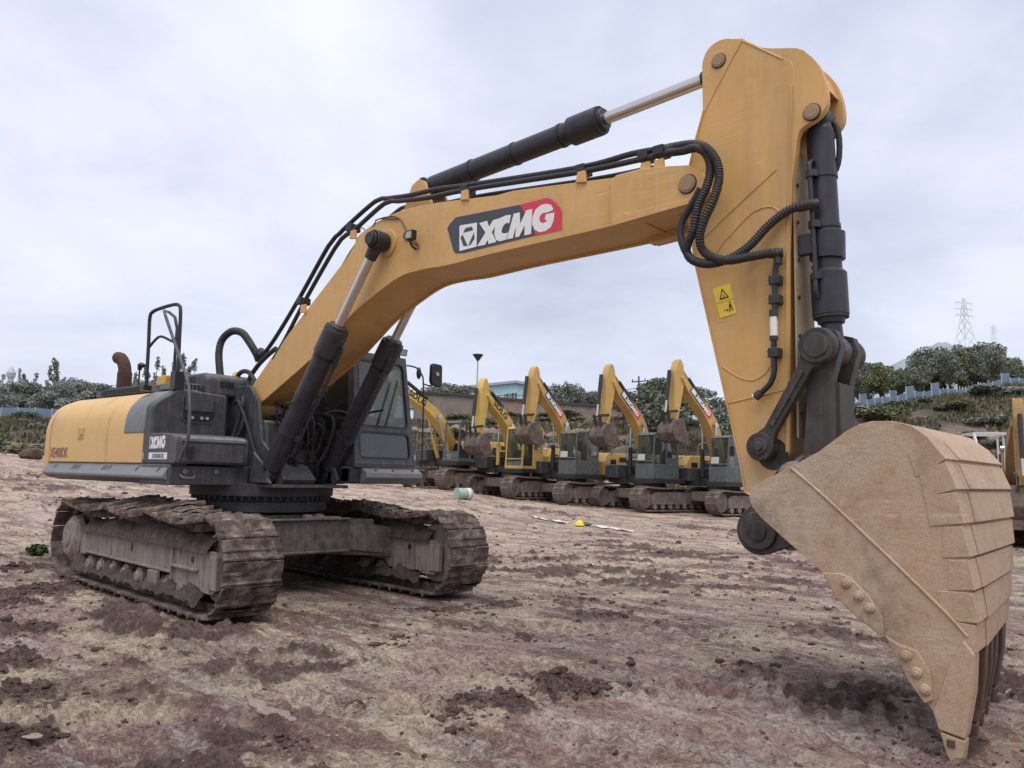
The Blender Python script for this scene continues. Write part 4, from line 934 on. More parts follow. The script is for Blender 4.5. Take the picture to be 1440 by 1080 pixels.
# ---- bucket linkage -------------------------------------------------
TP = (7.235, 2.345); LP = [(6.818,1.653)][0]; HB = (7.20, 1.44); BT = [(7.151,4.115)][0]
bc = cylinder('bucket_cylinder', (BT[0]+.02, 0, BT[1]-.01), (TP[0], 0, TP[1]), .098, .127, .87, .056, portside=(-.3, -1, 0))
mb = MB(); mb.tube([(7.234,0.06,4.083),(7.27,0.06,4.051),(7.293,0.06,3.94),(7.29,0.06,3.804),(7.267,0.06,3.711),(7.225,0.06,3.677),(7.183,0.06,3.676)], .022, 10); mb.build('hydraulic_hose', M['rubber'], bc)
mb = MB(); c = (7.21, 0, 3.13); mb.cyl((c[0]-.0, 0, 3.02), (c[0]+.003, 0, 3.22), .124, n=36); mb.box(7.05, 7.16, -.14, -.08, 3.05, 3.2); mb.build('pipe_bracket', M['cyl'], bc, bevel=.005)
for s in (-1, 1):
    mb = MB(); a = Vector((TP[0], 0, TP[1])); b = Vector((LP[0], 0, LP[1])); d = (b-a).normalized(); w = Vector((d.z, 0, -d.x))
    def dog(y0, y1, r0, r1, neck, ins=0):
        pts = []
        for k in range(17): g = R(-75+330*0+0); 
        n = 20
        ang = math.atan2(d.z, d.x)
        for k in range(n+1): g = ang+math.pi/2+math.pi*k/n*1.0; pts.append((a.x+r0*math.cos(g), a.z+r0*math.sin(g)))
        mid0 = a+d*(r0*1.25); mid1 = b-d*(r1*1.3)
        pts.append(((mid0-w*0).x+math.cos(ang-math.pi/2)*neck, mid0.z+math.sin(ang-math.pi/2)*neck)); pts.append((mid1.x+math.cos(ang-math.pi/2)*neck*.85, mid1.z+math.sin(ang-math.pi/2)*neck*.85))
        for k in range(n+1): g = ang-math.pi/2+math.pi*k/n; pts.append((b.x+r1*math.cos(g), b.z+r1*math.sin(g)))
        pts.append((mid1.x+math.cos(ang+math.pi/2)*neck*.85, mid1.z+math.sin(ang+math.pi/2)*neck*.85)); pts.append((mid0.x+math.cos(ang+math.pi/2)*neck, mid0.z+math.sin(ang+math.pi/2)*neck))
        mb.prism(pts, y0, y1)
    dog(s*.245, s*.315, .128, .104, .052)
    mb.cyl((a.x, s*.24, a.z), (a.x, s*.335, a.z), .125, n=36); mb.cyl((b.x, s*.215, b.z), (b.x, s*.33, b.z), .10, n=36)
    lk = mb.build('side_link', M['link'], EX, bevel=.008)
    mb = MB(); mb.cyl((a.x, s*.335, a.z), (a.x, s*.345, a.z), .085, n=32); mb.cyl((b.x, s*.33, b.z), (b.x, s*.345, b.z), .058, n=28); mb.cyl((b.x, s*.345, b.z), (b.x, s*.36, b.z), .035, .03, n=16)
    mb.bar((a+d*.2+Vector((0, s*.32, 0))), (b-d*.17+Vector((0, s*.32, 0))), .03, .02, (0, 1, 0))
    mb.build('link_pin', M['hlink'], lk, bevel=.005)
mb = MB()
for s in (-1, 1):
    mb.prism([(TP[0]-.14, TP[1]+.02), (TP[0]-.10, TP[1]+.11), (TP[0], TP[1]+.14), (TP[0]+.10, TP[1]+.11), (TP[0]+.135, TP[1]+.0), (TP[0]+.07, TP[1]-.22), (HB[0]+.10, HB[1]+.1), (HB[0]+.05, HB[1]-.1), (HB[0]-.06, HB[1]-.11), (HB[0]-.12, HB[1]), (TP[0]-.11, TP[1]-.35)], s*.13, s*.225)
    mb.cyl((TP[0], s*.225, TP[1]), (TP[0], s*.235, TP[1]), .12, n=32)
mb.box(TP[0]-.11, TP[0]+.09, -.14, .14, 1.62, 2.10); mb.cyl((HB[0], -.24, HB[1]), (HB[0], .24, HB[1]), .105, n=30)
mb.build('bucket_link', M['hlink'], EX, bevel=.012)

# ---- bucket ---------------------------------------------------------
bp = [(7.186,1.04),(7.014,1.178),(6.957,1.244),(6.938,1.307),(6.958,1.359),(7.027,1.406),(7.17,1.477),(7.398,1.599),(7.574,1.728),(7.637,1.761),(7.72,1.781),(7.84,1.778),(7.936,1.75),(8.021,1.683),(8.099,1.578),(8.141,1.459),(8.174,1.263),(8.197,1.033),(8.213,0.806),(8.218,0.562),(8.197,0.353),(8.102,0.112),(7.998,0.166),(7.766,0.534),(7.651,0.652),(7.406,0.863)]
BWD = .765
mb = MB()
for s in (-1, 1): mb.prism(bp, s*BWD, s*(BWD-.03))
shell_pts = bp[5:20]
inn = [Vector(q) for q in shell_pts]; ring = []
for i, q in enumerate(inn):
    t = (inn[min(i+1, len(inn)-1)]-inn[max(i-1, 0)]).normalized(); nn = Vector((t.y, -t.x)); ring.append((q, q+nn*.035))
k = len(ring); vs = []
for y in (-BWD+.03, BWD-.03):
    for o_, i_ in ring: vs.append((o_.x, y, o_.y)); vs.append((i_.x, y, i_.y))
fs = []
for i in range(k-1):
    a = 2*i; b = 2*i+2; c = 2*k
    fs += [(a, b, b+c, a+c), (a+1, a+1+c, b+1+c, b+1)]
fs += [(0, 2*k, 2*k+1, 1), (2*k-2, 2*k-1, 4*k-1, 4*k-2)]
mb.add(vs, fs)
# closing plate under the hinge side
mb.add([(7.05, -BWD+.03, 1.36), (7.05, BWD-.03, 1.36), (7.42, BWD-.03, 1.57), (7.42, -BWD+.03, 1.57)], [(0,1,2,3)])
BK = mb.build('bucket', M['bucket'], EX, bevel=.006)
# thick edge plate (diagonal step on the side)
ep = [(7.186,1.041),(7.019,1.178),(6.961,1.244),(6.943,1.308),(6.963,1.359),(7.031,1.406),(7.221,1.5),(7.257,1.483),(7.44,1.329),(7.801,0.994),(8.09,0.716),(8.184,0.607),(8.22,0.563),(8.199,0.355),(8.104,0.115),(8.0,0.168),(7.769,0.536),(7.654,0.654),(7.409,0.864)]
for s in (-1, 1):
    mb = MB(); mb.prism(ep, s*(BWD+.001), s*(BWD+.014)); mb.build('side_edge_plate', M['bucket'], BK, bevel=.004)
mb = MB()
wd = [(7.226,-0.781,1.496),(7.437,-0.781,1.32),(7.798,-0.781,0.985),(8.087,-0.781,0.707),(8.188,-0.781,0.595)]
mb.tube(wd, .008, 8)

islands(mb, 'weld_seam', M['bucket'], BK)
# wrap-around wear plates on the heel
ww = [(8.023,1.674),(8.107,1.545),(8.155,1.38),(8.18,1.194),(8.202,1.015),(8.22,0.838),(8.227,0.665),(8.214,0.507)]
for i in range(len(ww)-1):
    a = Vector(ww[i]); b = Vector(ww[i+1]); d = (b-a); g = d.length*.05; d.normalize(); n_ = Vector((-d.y, d.x))
    if n_.x < 0: n_ = -n_
    a2 = a+d*g; b2 = b-d*g*.4
    wj = random.uniform(-.02, .02); mb = MB(); W1 = .15+wj*1.5
    outl = [a2-n_*W1*random.uniform(.75, 1.1), b2-n_*W1, b2+n_*.016, a2+n_*.004]
    for s in (-1, 1):
        o4 = [outl[0], outl[1], outl[2], outl[3]]; th4 = [.005, .005, .014, .014]
        vs = [(q.x, s*(BWD-.004), q.y) for q in o4]+[(q.x, s*(BWD+t_), q.y) for q, t_ in zip(o4, th4)]
        mb.add(vs, [(0,1,2,3),(7,6,5,4),(0,4,5,1),(1,5,6,2),(2,6,7,3),(3,7,4,0)])
    outl = [q+Vector((random.uniform(-.008, .008), random.uniform(-.008, .008))) for q in outl]
    back = [a2-n_*.01, b2-n_*.01, b2+n_*.017, a2+n_*.003]
    ys = [-BWD-.012, -.52+wj*3, BWD+.012]
    for j in range(2): mb.prism([tuple(q+n_*(.008 if j % 2 else 0)) for q in back], ys[j], ys[j+1]-.008)
    mb.build('wear_plate', M['bucket'], BK, bevel=.012, seg=3)
# lip, adapters and teeth
tipx = [(8.147,-0.077)][0]; lipa = Vector([(8.212,0.486)][0]); lipb = Vector([(8.102,0.12)][0])
mb = MB(); L0 = Vector((8.18, .52)); L1 = Vector((8.09, .16)); dd = (L1-L0).normalized(); nn = Vector((-dd.y, dd.x)); nn = nn if nn.x > 0 else -nn
mb.prism([tuple(L0+nn*.03), tuple(L1+nn*.0), tuple(L1-nn*.045), tuple(L0-nn*.03)], -BWD+.03, BWD-.03)
mb.build('cutting_edge', M['bucket'], BK, bevel=.004)
for k in range(5):
    y = -.70+k*.35; mb = MB(); w = .062
    ad = [(8.171,0.576),(8.226,0.503),(8.212,0.304),(8.163,0.052),(8.032,0.075),(8.006,0.171),(8.1,0.434)]
    if k == 0: y = -.735
    mb.prism(ad, y-w, y+w); a = mb.build('tooth_adapter', M['bucket'] if k == 0 else M['tooth'], BK, bevel=.012)
    th = [(8.035,0.069),(8.162,0.045),(8.149,-0.05),(8.126,-0.121),(8.102,-0.119),(8.066,-0.047)]
    mb = MB(); mb.prism(th, y-w*.92, y+w*.92)
    mb.build('tooth', M['bucket'] if k == 0 else M['tooth'], a, bevel=.012)
    mb = MB(); pq = [(8.093,0.018)][0]; mb.box(pq[0]-.02, pq[0]+.02, y-w-.006, y-w+.004, pq[1]-.02, pq[1]+.02); mb.build('tooth_pin', M['tooth'], a, bevel=.003)
# bolted side cutters
for s in (-1, 1):
    for poly, bolts in (([(7.421,0.862),(7.527,0.872),(7.585,0.852),(7.688,0.756),(7.756,0.651),(7.764,0.545),(7.737,0.541),(7.616,0.625),(7.495,0.726)], [(7.559,0.816),(7.631,0.75),(7.69,0.687)]),
                        ([(7.768,0.545),(7.836,0.508),(7.94,0.484),(8.002,0.379),(8.012,0.229),(7.968,0.202),(7.883,0.32)], [(7.88,0.448),(7.933,0.364),(7.974,0.279)])):
        mb = MB(); mb.prism(poly, s*(BWD+.013), s*(BWD+.04)); sc = mb.build('side_cutter', M['bucket'], BK, bevel=.008)
        for bx, bz in bolts:
            mb = MB(); mb.cyl((bx, s*(BWD+.038), bz), (bx, s*(BWD+.056), bz), .033, .026, n=20); mb.cyl((bx, s*(BWD+.056), bz), (bx, s*(BWD+.066), bz), .02, .014, n=16)
            mb.build('bolt', M['bucket'], sc, bevel=.003)
# hinge lugs and pins
for s in (-1, 1):
    mb = MB(); Q = (6.80, 1.06)
    lug = arc(Q[0], Q[1], .17, 130, 300, 14)+[(7.25, 1.05), (7.5, 1.45), (7.40, 1.62)]+arc(7.20, 1.45, .15, 60, 140, 8)
    mb.prism(lug, s*.235, s*.31); mb.cyl((Q[0], s*.235, Q[1]), (Q[0], s*.34, Q[1]), .135, n=30)
    lg = mb.build('hinge_lug', M['bucket'] if s > 0 else M['hlink'], BK, bevel=.01)
    mb = MB(); mb.cyl((Q[0], s*.34, Q[1]), (Q[0], s*.355, Q[1]), .07, n=24); mb.build('hinge_pin', M['link'], lg, bevel=.004)
mb = MB(); mb.cyl((6.80, -.235, 1.06), (6.80, .235, 1.06), .15, n=32); mb.prism([(6.66, 1.1), (6.70, 1.36), (6.98, 1.5), (7.0, 1.25), (6.95, 1.0)], -.17, .17); mb.build('arm_end_boss', M['link'], ARM, bevel=.01)
mb = MB(); mb.sphere([(7.033,-0.2,1.456)][0], .13, (1, 1, .8), 14); mb.sphere((7.12, -.05, 1.5), .16, (1.1, 1.2, .8), 14); mb.build('mud_clump', M['mudframe'], BK)
# flat dark disc paints in the shaded hole by the lower link pin
mb = MB(); mb.cyl((LP[0]+.05, -.2105, LP[1]-.05), (LP[0]+.05, -.213, LP[1]-.05), .115, n=28); mb.build('recess_shade', M['dgrey'], ARM, smooth=0)

# the bucket is slightly racked: its far lower corner sits back a little
def descend(o):
    for c in o.children: yield c; yield from descend(c)
for o in [BK]+list(descend(BK)):
    if 'hinge' in o.name: continue
    for v_ in o.data.vertices:
        x, y, z = v_.co
        if x > 7.2: v_.co.x -= .115*smf((y+.765)/1.53, 0, 1)*smf(1.45-z, 0, 1.0)
# ---- clutter around the boom foot ------------------------------------
mb = MB()
random.seed(3)
for k in range(26):
    y = random.uniform(-.34, .34); x = random.uniform(.55, .85)
    mb.tube([(.45, y*.7, random.uniform(2.0, 2.25)), (x+random.uniform(.05, .25), y+random.uniform(-.05, .05), random.uniform(1.9, 2.1)), (x+random.uniform(.05, .2), y+random.uniform(-.1, .1), 1.7), (x, y+random.uniform(-.12, .12), 1.45), (x-.1, y, 1.28)], random.choice([.014, .018, .022]), 7, step=.08)
mb.build('hose_bundle', M['rubber'], EX)
mb = MB(); mb.box(.35, .75, -.3, .32, 1.28, 1.5); mb.box(.45, .8, -.2, .25, 1.5, 1.66)
for k in range(7): mb.cyl((.6, -.24+k*.08, 1.6), (.72, -.24+k*.08, 1.76), .028, n=10)
mb.build('control_valve', M['dgrey'], EX, bevel=.01)
mb = MB()
for s in (-1, 1):
    mb.tube([(.95, s*.40, 2.05), (1.15, s*.50, 2.1), (1.35, s*.62, 2.15), (1.55, s*.64, 2.17)], .014, 8); mb.build('hydraulic_hose', M['rubber'], EX); mb = MB()
mb.tube([(.55, .30, 1.9), (.8, .4, 2.15), (1.05, .52, 2.1), (1.0, .45, 1.8)], .02, 8)
mb.build('hydraulic_hose', M['rubber'], EX); mb = MB()
mb.tube([(0.02, -.50, 2.2), (.12, -.5, 2.25), (.3, -.48, 2.0), (.45, -.46, 1.7), (.6, -.46, 1.5)], .018, 8)
mb.tube([(0.02, -.56, 1.6), (.12, -.5, 1.9), (.2, -.48, 2.2), (.15, -.45, 2.3)], .026, 8)
mb.tube([(0.02, -.52, 1.7), (.16, -.47, 1.85), (.2, -.45, 2.05), (.05, -.45, 2.25)], .03, 8)
mb.build('hydraulic_hose', M['rubber'], EX)

# ================================================================== TERRAIN
def smf(x, a, b):
    t = min(1, max(0, (x-a)/(b-a))); return t*t*(3-2*t)
_px = np.array([-900, -400, 0, 200, 450, 600, 790, 900, 1050, 1150, 1200, 1440, 1800, 2600.])
_yc = np.array([604, 604, 595, 595, 590, 590, 592, 592, 600, 592, 580, 545, 520, 520.])
_dc = np.array([62, 62, 62, 65, 75, 85, 85, 75, 70, 68, 66, 72, 80, 80.])
_d0 = np.array([44, 44, 44, 46, 50, 48, 47, 46, 44, 42, 40, 36, 36, 36.])
_hx = np.array([-900, -20, 48, 400, 650, 720, 788, 890, 1000, 1440, 2600.])
_hz = np.array([1.9, 1.9, 1.8, 1.0, .73, .49, .33, .2, .14, 0, 0])
def height_np(x, y, detail=True):
    dx = x-CP.x; dy = y-CP.y; D = dx*FH.x+dy*FH.y; S = dx*RH.x+dy*RH.y
    px = 720+FPX*S/np.maximum(D, 1.0); px = np.where(D < 1, np.where(S > 0, 2600, -900), px); px = np.clip(px, -900, 2600)
    base = np.interp(px, _hx, _hz)*sm(D, 13, 34)
    yc = np.interp(px, _px, _yc); dc = np.interp(px, _px, _dc); d0 = np.interp(px, _px, _d0)
    hor = 668.5+(px-720)*.0226
    zc = CP.z+dc*(hor-yc)/FPX
    t = np.clip((D-d0)/(dc-d0), 0, 1); z = base+(zc-base)*(t*t*(3-2*t)*.6+t*.4)
    z = z+np.clip(D-dc, 0, 60)*.10*np.interp(px, [900, 1250], [0.15, 1.])
    rough = sm(D, 38, 55)
    z = z+rough*(.5*fbm(x*.12, y*.12, 4, 31)+.25*fbm(x*.5, y*.5, 3, 32))
    grass = np.clip(sm(D, d0+1, d0+6)+0*z, 0, 1)*np.clip(.8+1.0*fbm(x*.15, y*.15, 4, 77), 0, 1)
    mud = np.zeros_like(x)
    if detail:
        w = 1-sm(D, 40, 60)
        # smooth undulation, anisotropic scuffs, ruts
        c, s = math.cos(.75), math.sin(.75); u = x*c+y*s; v = -x*s+y*c
        z = z+w*(.035*fbm(x*.35, y*.35, 3, 1)+.020*fbm(u*.8, v*3.2, 4, 2)+.012*fbm(u*3, v*9, 4, 3)+.013*fbm(x*12, y*12, 4, 4)+.007*fbm(x*45, y*45, 3, 6))
        # crawler and tyre prints: bands of cross ribs pressed into the mud
        for (bx_, by_, ba, bw, pit, ph_) in BANDS:
            cb, sb = math.cos(ba), math.sin(ba); uu = (x-bx_)*cb+(y-by_)*sb; vv = -(x-bx_)*sb+(y-by_)*cb+.02*uu*uu*ph_
            mk = (1-sm(np.abs(vv), bw*.8, bw))*sm(fbm(x*.9+ph_*9, y*.9, 3, 61), -.3, .1)
            z = z+w*mk*(.017*np.clip(np.sin(uu*6.283/pit+.6*fbm(x*2, y*2, 2, 62))*1.8, -1, 1)-.012); z = z+w*.02*sm(np.abs(vv), bw*.85, bw)*(1-sm(np.abs(vv), bw*1.05, bw*1.35))*(.5+fbm(x*5, y*5, 3, 63))
        # dark churned patches
        p1 = fbm(x*.45+3, y*.45, 4, 21); p2 = fbm(x*2.2, y*2.2, 4, 22)
        mud = sm(p1+.45*p2+.3*fbm(x*7, y*7, 3, 44), .26, .6)*.6
        pq_ = fbm(x*5, y*5, 3, 41); pq2_ = fbm(x*16, y*16, 3, 42)
        for (mx, my, r, a) in MUDP:
            d = np.hypot(x-mx, y-my)/r; mud = np.maximum(mud, .8*a*(1-sm(d+.7*p2+.5*pq_+.35*pq2_, .25, 1.1)))
        q = fbm(x*6, y*6, 4, 23); q2 = fbm(x*17, y*17, 4, 24)
        z = z+w*mud*(.075*np.abs(q)*2+.045*q2+.012)
        # crawler ruts left beside the machine
        rut = np.abs(v-(-3.9)-.25*np.sin(u*.5)); rr = (1-sm(rut, .25, .38))*sm(u, -9, -6)*0
        z = z-.05
        # level under the machine tracks
        xl = x*math.cos(PHI)+y*math.sin(PHI); yl = -x*math.sin(PHI)+y*math.cos(PHI)
        pad = np.zeros_like(x)
        for yc_ in (-1.37, 1.37): pad = np.maximum(pad, (1-sm(np.abs(yl-yc_), .3, .48))*(1-sm(np.abs(xl+.05), 2.25, 2.6)))
        z = z*(1-pad)+(-.068)*pad; mud = np.maximum(mud, pad*.6)
        edge = (1-sm(np.abs(np.abs(yl)-1.37), .34, .75))*(1-sm(np.abs(xl+.1), 2.5, 3.1))*(1-pad)
        z = z+edge*(.02+.03*q)
        mud = np.maximum(mud, edge*(.35+.5*p2))
    return z, mud*(1-grass), grass
BANDS = [(5.5, -3.0, .75, .3, .2, .1), (5.0, -1.2, .62, .3, .2, -.1), (8.5, -1.0, 1.2, .25, .14, .15), (3.5, -4.5, .9, .25, .14, -.2), (2.0, 6.0, .5, .3, .2, .1), (0, 9., .8, .3, .2, .05), (9.6, .5, .35, .28, .17, .1), (6.5, 2.2, .7, .3, .2, -.08), (4.3, -4.0, .3, .22, .15, .1)]
MUDP = [(a, b, r, k) for (a, b), r, k in zip([(-3.552,-1.676),(-0.316,-2.663),(1.319,-3.128),(2.624,-3.636),(3.461,-3.846),(4.306,-4.169),(-1.136,-2.028),(5.714,-1.148),(5.758,-1.732),(5.716,-2.207),(5.51,-1.868),(5.964,-1.156),(-12.667,3.078),(-40.51,19.437),(4.426,1.397),(3.025,1.187),(6.403,0.33),(4.521,-0.104),(2.624,10.173),(3.517,2.153),(-18.351,3.476),(-40.438,11.551),(2.892,0.315),(5.336,-3.142),(7.503,0.846),(7.222,0.007),(5.063,-2.441),(3.752,-0.937),(1.098,8.075),(4.109,4.228),(7.939,-0.718)],
        [.5, .45, .4, .35, .3, .3, .6, .33, .2, .2, .18, .2, 1.2, 1.2, .4, .35, .2, .2, .3, .5, .8, 1.0, .35, .12, .2, .3, .12, .22, .5, .35, .3], [1, 1, 1, 1, .9, 1, .9, 1, .8, .7, .7, .7, .6, .5, .6, .6, .6, .5, .35, .5, .45, .6, .7, .7, .05, .05, .5, .6, .5, .6, .25])]
def H(x, y): return float(height_np(np.array([float(x)]), np.array([float(y)]))[0][0])
# polar sheet centred on the spot where the photographer stands, fine close by and coarse far away
fa = math.atan2(FH.y, FH.x)
angs = np.concatenate([np.linspace(-R(45), R(45), 1050), np.linspace(R(45), R(360-45), 90)[1:-1]])+fa
rad = np.concatenate([[0.], np.geomspace(.5, 3, 24)[:-1], np.geomspace(3, 15, 620)[:-1], np.geomspace(15, 50, 230)[:-1], np.geomspace(50, 1200, 130)])
A_, B_ = np.meshgrid(angs, rad); gx = CP.x+B_*np.cos(A_); gy = CP.y+B_*np.sin(A_)
gz, gm, gg = height_np(gx.ravel(), gy.ravel())
nr, na = A_.shape; V = np.stack([gx.ravel(), gy.ravel(), gz], 1)
ii, jj = np.meshgrid(np.arange(nr-1), np.arange(na), indexing='ij'); j2 = (jj+1) % na
F = np.stack([ii*na+jj, (ii+1)*na+jj, (ii+1)*na+j2, ii*na+j2], -1).reshape(-1, 4)
me = bpy.data.meshes.new('ground'); me.vertices.add(len(V)); me.vertices.foreach_set('co', V.ravel())
me.loops.add(F.size); me.loops.foreach_set('vertex_index', F.ravel().astype(np.int32)); me.polygons.add(len(F)); me.polygons.foreach_set('loop_start', np.arange(0, F.size, 4, dtype=np.int32))
me.polygons.foreach_set('use_smooth', np.ones(len(F), bool)); me.update(calc_edges=True)
for nm, ar in (('mud', gm), ('grass', gg)):
    at = me.attributes.new(nm, 'FLOAT', 'POINT'); at.data.foreach_set('value', ar.astype(np.float32))
me.materials.append(M['ground']); g = bpy.data.objects.new('ground', me); COL.objects.link(g); tag(g, kind='structure')

# clods of mud thrown over the ground: countless, one object
ico = bmesh.new(); bmesh.ops.create_icosphere(ico, subdivisions=1, radius=1); IV = np.array([v.co[:] for v in ico.verts]); IF = np.array([[v.index for v in f.verts] for f in ico.faces]); ico.free()
ico = bmesh.new(); bmesh.ops.create_icosphere(ico, subdivisions=2, radius=1); IV2 = np.array([v.co[:] for v in ico.verts]); IF2 = np.array([[v.index for v in f.verts] for f in ico.faces]); ico.free()
def mesh_np(name, V, F, mat, kind=None, parent=None, smooth=False):
    k = F.shape[1]; me = bpy.data.meshes.new(name); me.vertices.add(len(V)); me.vertices.foreach_set('co', V.ravel().astype(np.float32))
    me.loops.add(F.size); me.loops.foreach_set('vertex_index', F.ravel().astype(np.int32)); me.polygons.add(len(F)); me.polygons.foreach_set('loop_start', np.arange(0, F.size, k, dtype=np.int32))
    if smooth: me.polygons.foreach_set('use_smooth', np.ones(len(F), bool))
    me.update(calc_edges=True); me.materials.append(mat); o = bpy.data.objects.new(name, me); link(o, parent)
    if kind: o['kind'] = kind
    return o
def lumps(cx, cy, r, name, mat, sink=.25, tall=.55, base=None, smooth=False):
    n = len(cx); bv, bf = (IV2, IF2)
    z0 = height_np(cx, cy)[0]
    d = RS.normal(0, .16, (n, len(bv), 1)); sc = np.stack([RS.uniform(.8, 1.5, n), RS.uniform(.7, 1.2, n), RS.uniform(.4, 1, n)*tall*1.4], 1)
    v = bv[None]*(1+d)*sc[:, None]*r[:, None, None]; a = RS.uniform(0, 6.28, n); c, s = np.cos(a)[:, None], np.sin(a)[:, None]
    x = v[..., 0]*c-v[..., 1]*s+cx[:, None]; y = v[..., 0]*s+v[..., 1]*c+cy[:, None]; z = v[..., 2]+(z0+r*tall*sink)[:, None]
    V = np.stack([x, y, z], -1).reshape(-1, 3); F = (bf[None]+(np.arange(n)*len(bv))[:, None, None]).reshape(-1, 3)
    return mesh_np(name, V, F, mat, 'stuff', smooth=smooth)
cx = []; cy = []; cr = []
for (mx, my, r, k) in MUDP:
    n = int(260*k*min(2.4, r*2.6)); rr = np.abs(RS.normal(0, .55, n))*r*1.25; aa = RS.uniform(0, 6.28, n)
    cx += list(mx+rr*np.cos(aa)); cy += list(my+rr*np.sin(aa)); cr += list(np.minimum(RS.lognormal(-4.85, .7, n), .055)*(1 if r < .9 else 1.6))
n = 8000; dd = 2.2+26*RS.uniform(0, 1, n)**1.7; aa = fa+RS.uniform(-.75, .75, n)
cx += list(CP.x+dd*np.cos(aa)); cy += list(CP.y+dd*np.sin(aa)); cr += list(np.minimum(RS.lognormal(-5.15, .65, n), .034)*np.clip(dd/7, .7, 2))
M['clod'] = muddy('mud_clods', [(.04, .024, .021), (.095, .058, .050), (.19, .13, .11)], 14, .8)
M['stone'] = muddy('pale_pebbles', [(.16, .12, .10), (.27, .21, .18), (.40, .34, .30)], 12, .4)
lumps(np.array(cx), np.array(cy), np.array(cr), 'mud_clods', M['clod'])
n = 3000; dd = 2.2+16*RS.uniform(0, 1, n)**1.7; aa = fa+RS.uniform(-.75, .75, n)
lumps(CP.x+dd*np.cos(aa), CP.y+dd*np.sin(aa), np.minimum(RS.lognormal(-5.1, .45, n), .018), 'pebbles', M['stone'], tall=.4)

# broken plates of dried clay / flat stones
def slab(name, loc, r, rz, label, mat, n=9, th=.02, tilt=0, sc=(1, .6), cat='stone', group=None):
    mb = MB(); pr = [(math.cos(2*math.pi*i/n)*r*sc[0]*random.uniform(.75, 1.1), math.sin(2*math.pi*i/n)*r*sc[1]*random.uniform(.7, 1.1)) for i in range(n)]
    mb.prism(pr, 0, th, 'z'); o = mb.build(name, mat, None, bevel=.005)
    o.location = (loc[0], loc[1], H(*loc)+.002); o.rotation_euler = (R(tilt), R(tilt*.4), rz); tag(o, label, cat, group); return o
s1_ = [(4.428,-4.097),(4.664,-2.892),(4.856,-2.933),(4.922,-2.888),(5.03,-2.9),(4.895,-2.997),(6.938,1.436)]
slab('flat_stone', s1_[0], .075, .6, 'flat pale stone lying alone near the lower left corner of the muddy ground', M['stone'], th=.012)
slab('clay_slab', s1_[1], .075, .4, 'pale broken clay slab at the left end of the little heap of slabs', M['stone'], tilt=18, cat='clay slab', group='broken clay slabs in a small heap')
slab('clay_slab', s1_[2], .08, 1.3, 'broken clay slab tilted in the middle of the little heap of slabs', M['stone'], tilt=28, cat='clay slab', group='broken clay slabs in a small heap')
slab('clay_slab', s1_[3], .07, 1.0, 'upright broken clay slab right of the middle of the little heap', M['stone'], tilt=34, cat='clay slab', group='broken clay slabs in a small heap')
slab('clay_slab', s1_[4], .06, 1.9, 'small broken clay slab at the right end of the little heap of slabs', M['stone'], tilt=14, cat='clay slab', group='broken clay slabs in a small heap')

# ================================================================== BACKGROUND EXCAVATORS
M['byel'] = paint('faded_machine_yellow', (.70, .43, .10), dust=(.36, .28, .18), rough=.5, dusty=.45, chips=.2, streak=.3)
M['byel2'] = paint('bright_machine_yellow', (.78, .52, .10), dust=(.38, .30, .18), rough=.5, dusty=.4, chips=.15, streak=.25)
M['bworn'] = paint('worn_dirty_yellow', (.50, .29, .07), dust=(.20, .14, .10), rough=.6, dusty=.85, chips=.3, streak=.6)
M['bcab'] = paint('machine_cab_grey', (.075, .10, .105), dust=(.26, .24, .21), rough=.5, dusty=.4, chips=.1, streak=.25)
M['bbucket'] = muddy('dirty_bucket', [(.045, .035, .03), (.11, .085, .07), (.22, .17, .14)], 3, .5)
M['btrack'] = muddy('dirty_track', [(.06, .046, .04), (.18, .14, .12), (.34, .28, .24)], 4, .8)
M['bglass'] = glassmat('machine_glass', (.30, .42, .42), .25)
M['paper'] = simple('window_paper', (.55, .55, .5), .8)
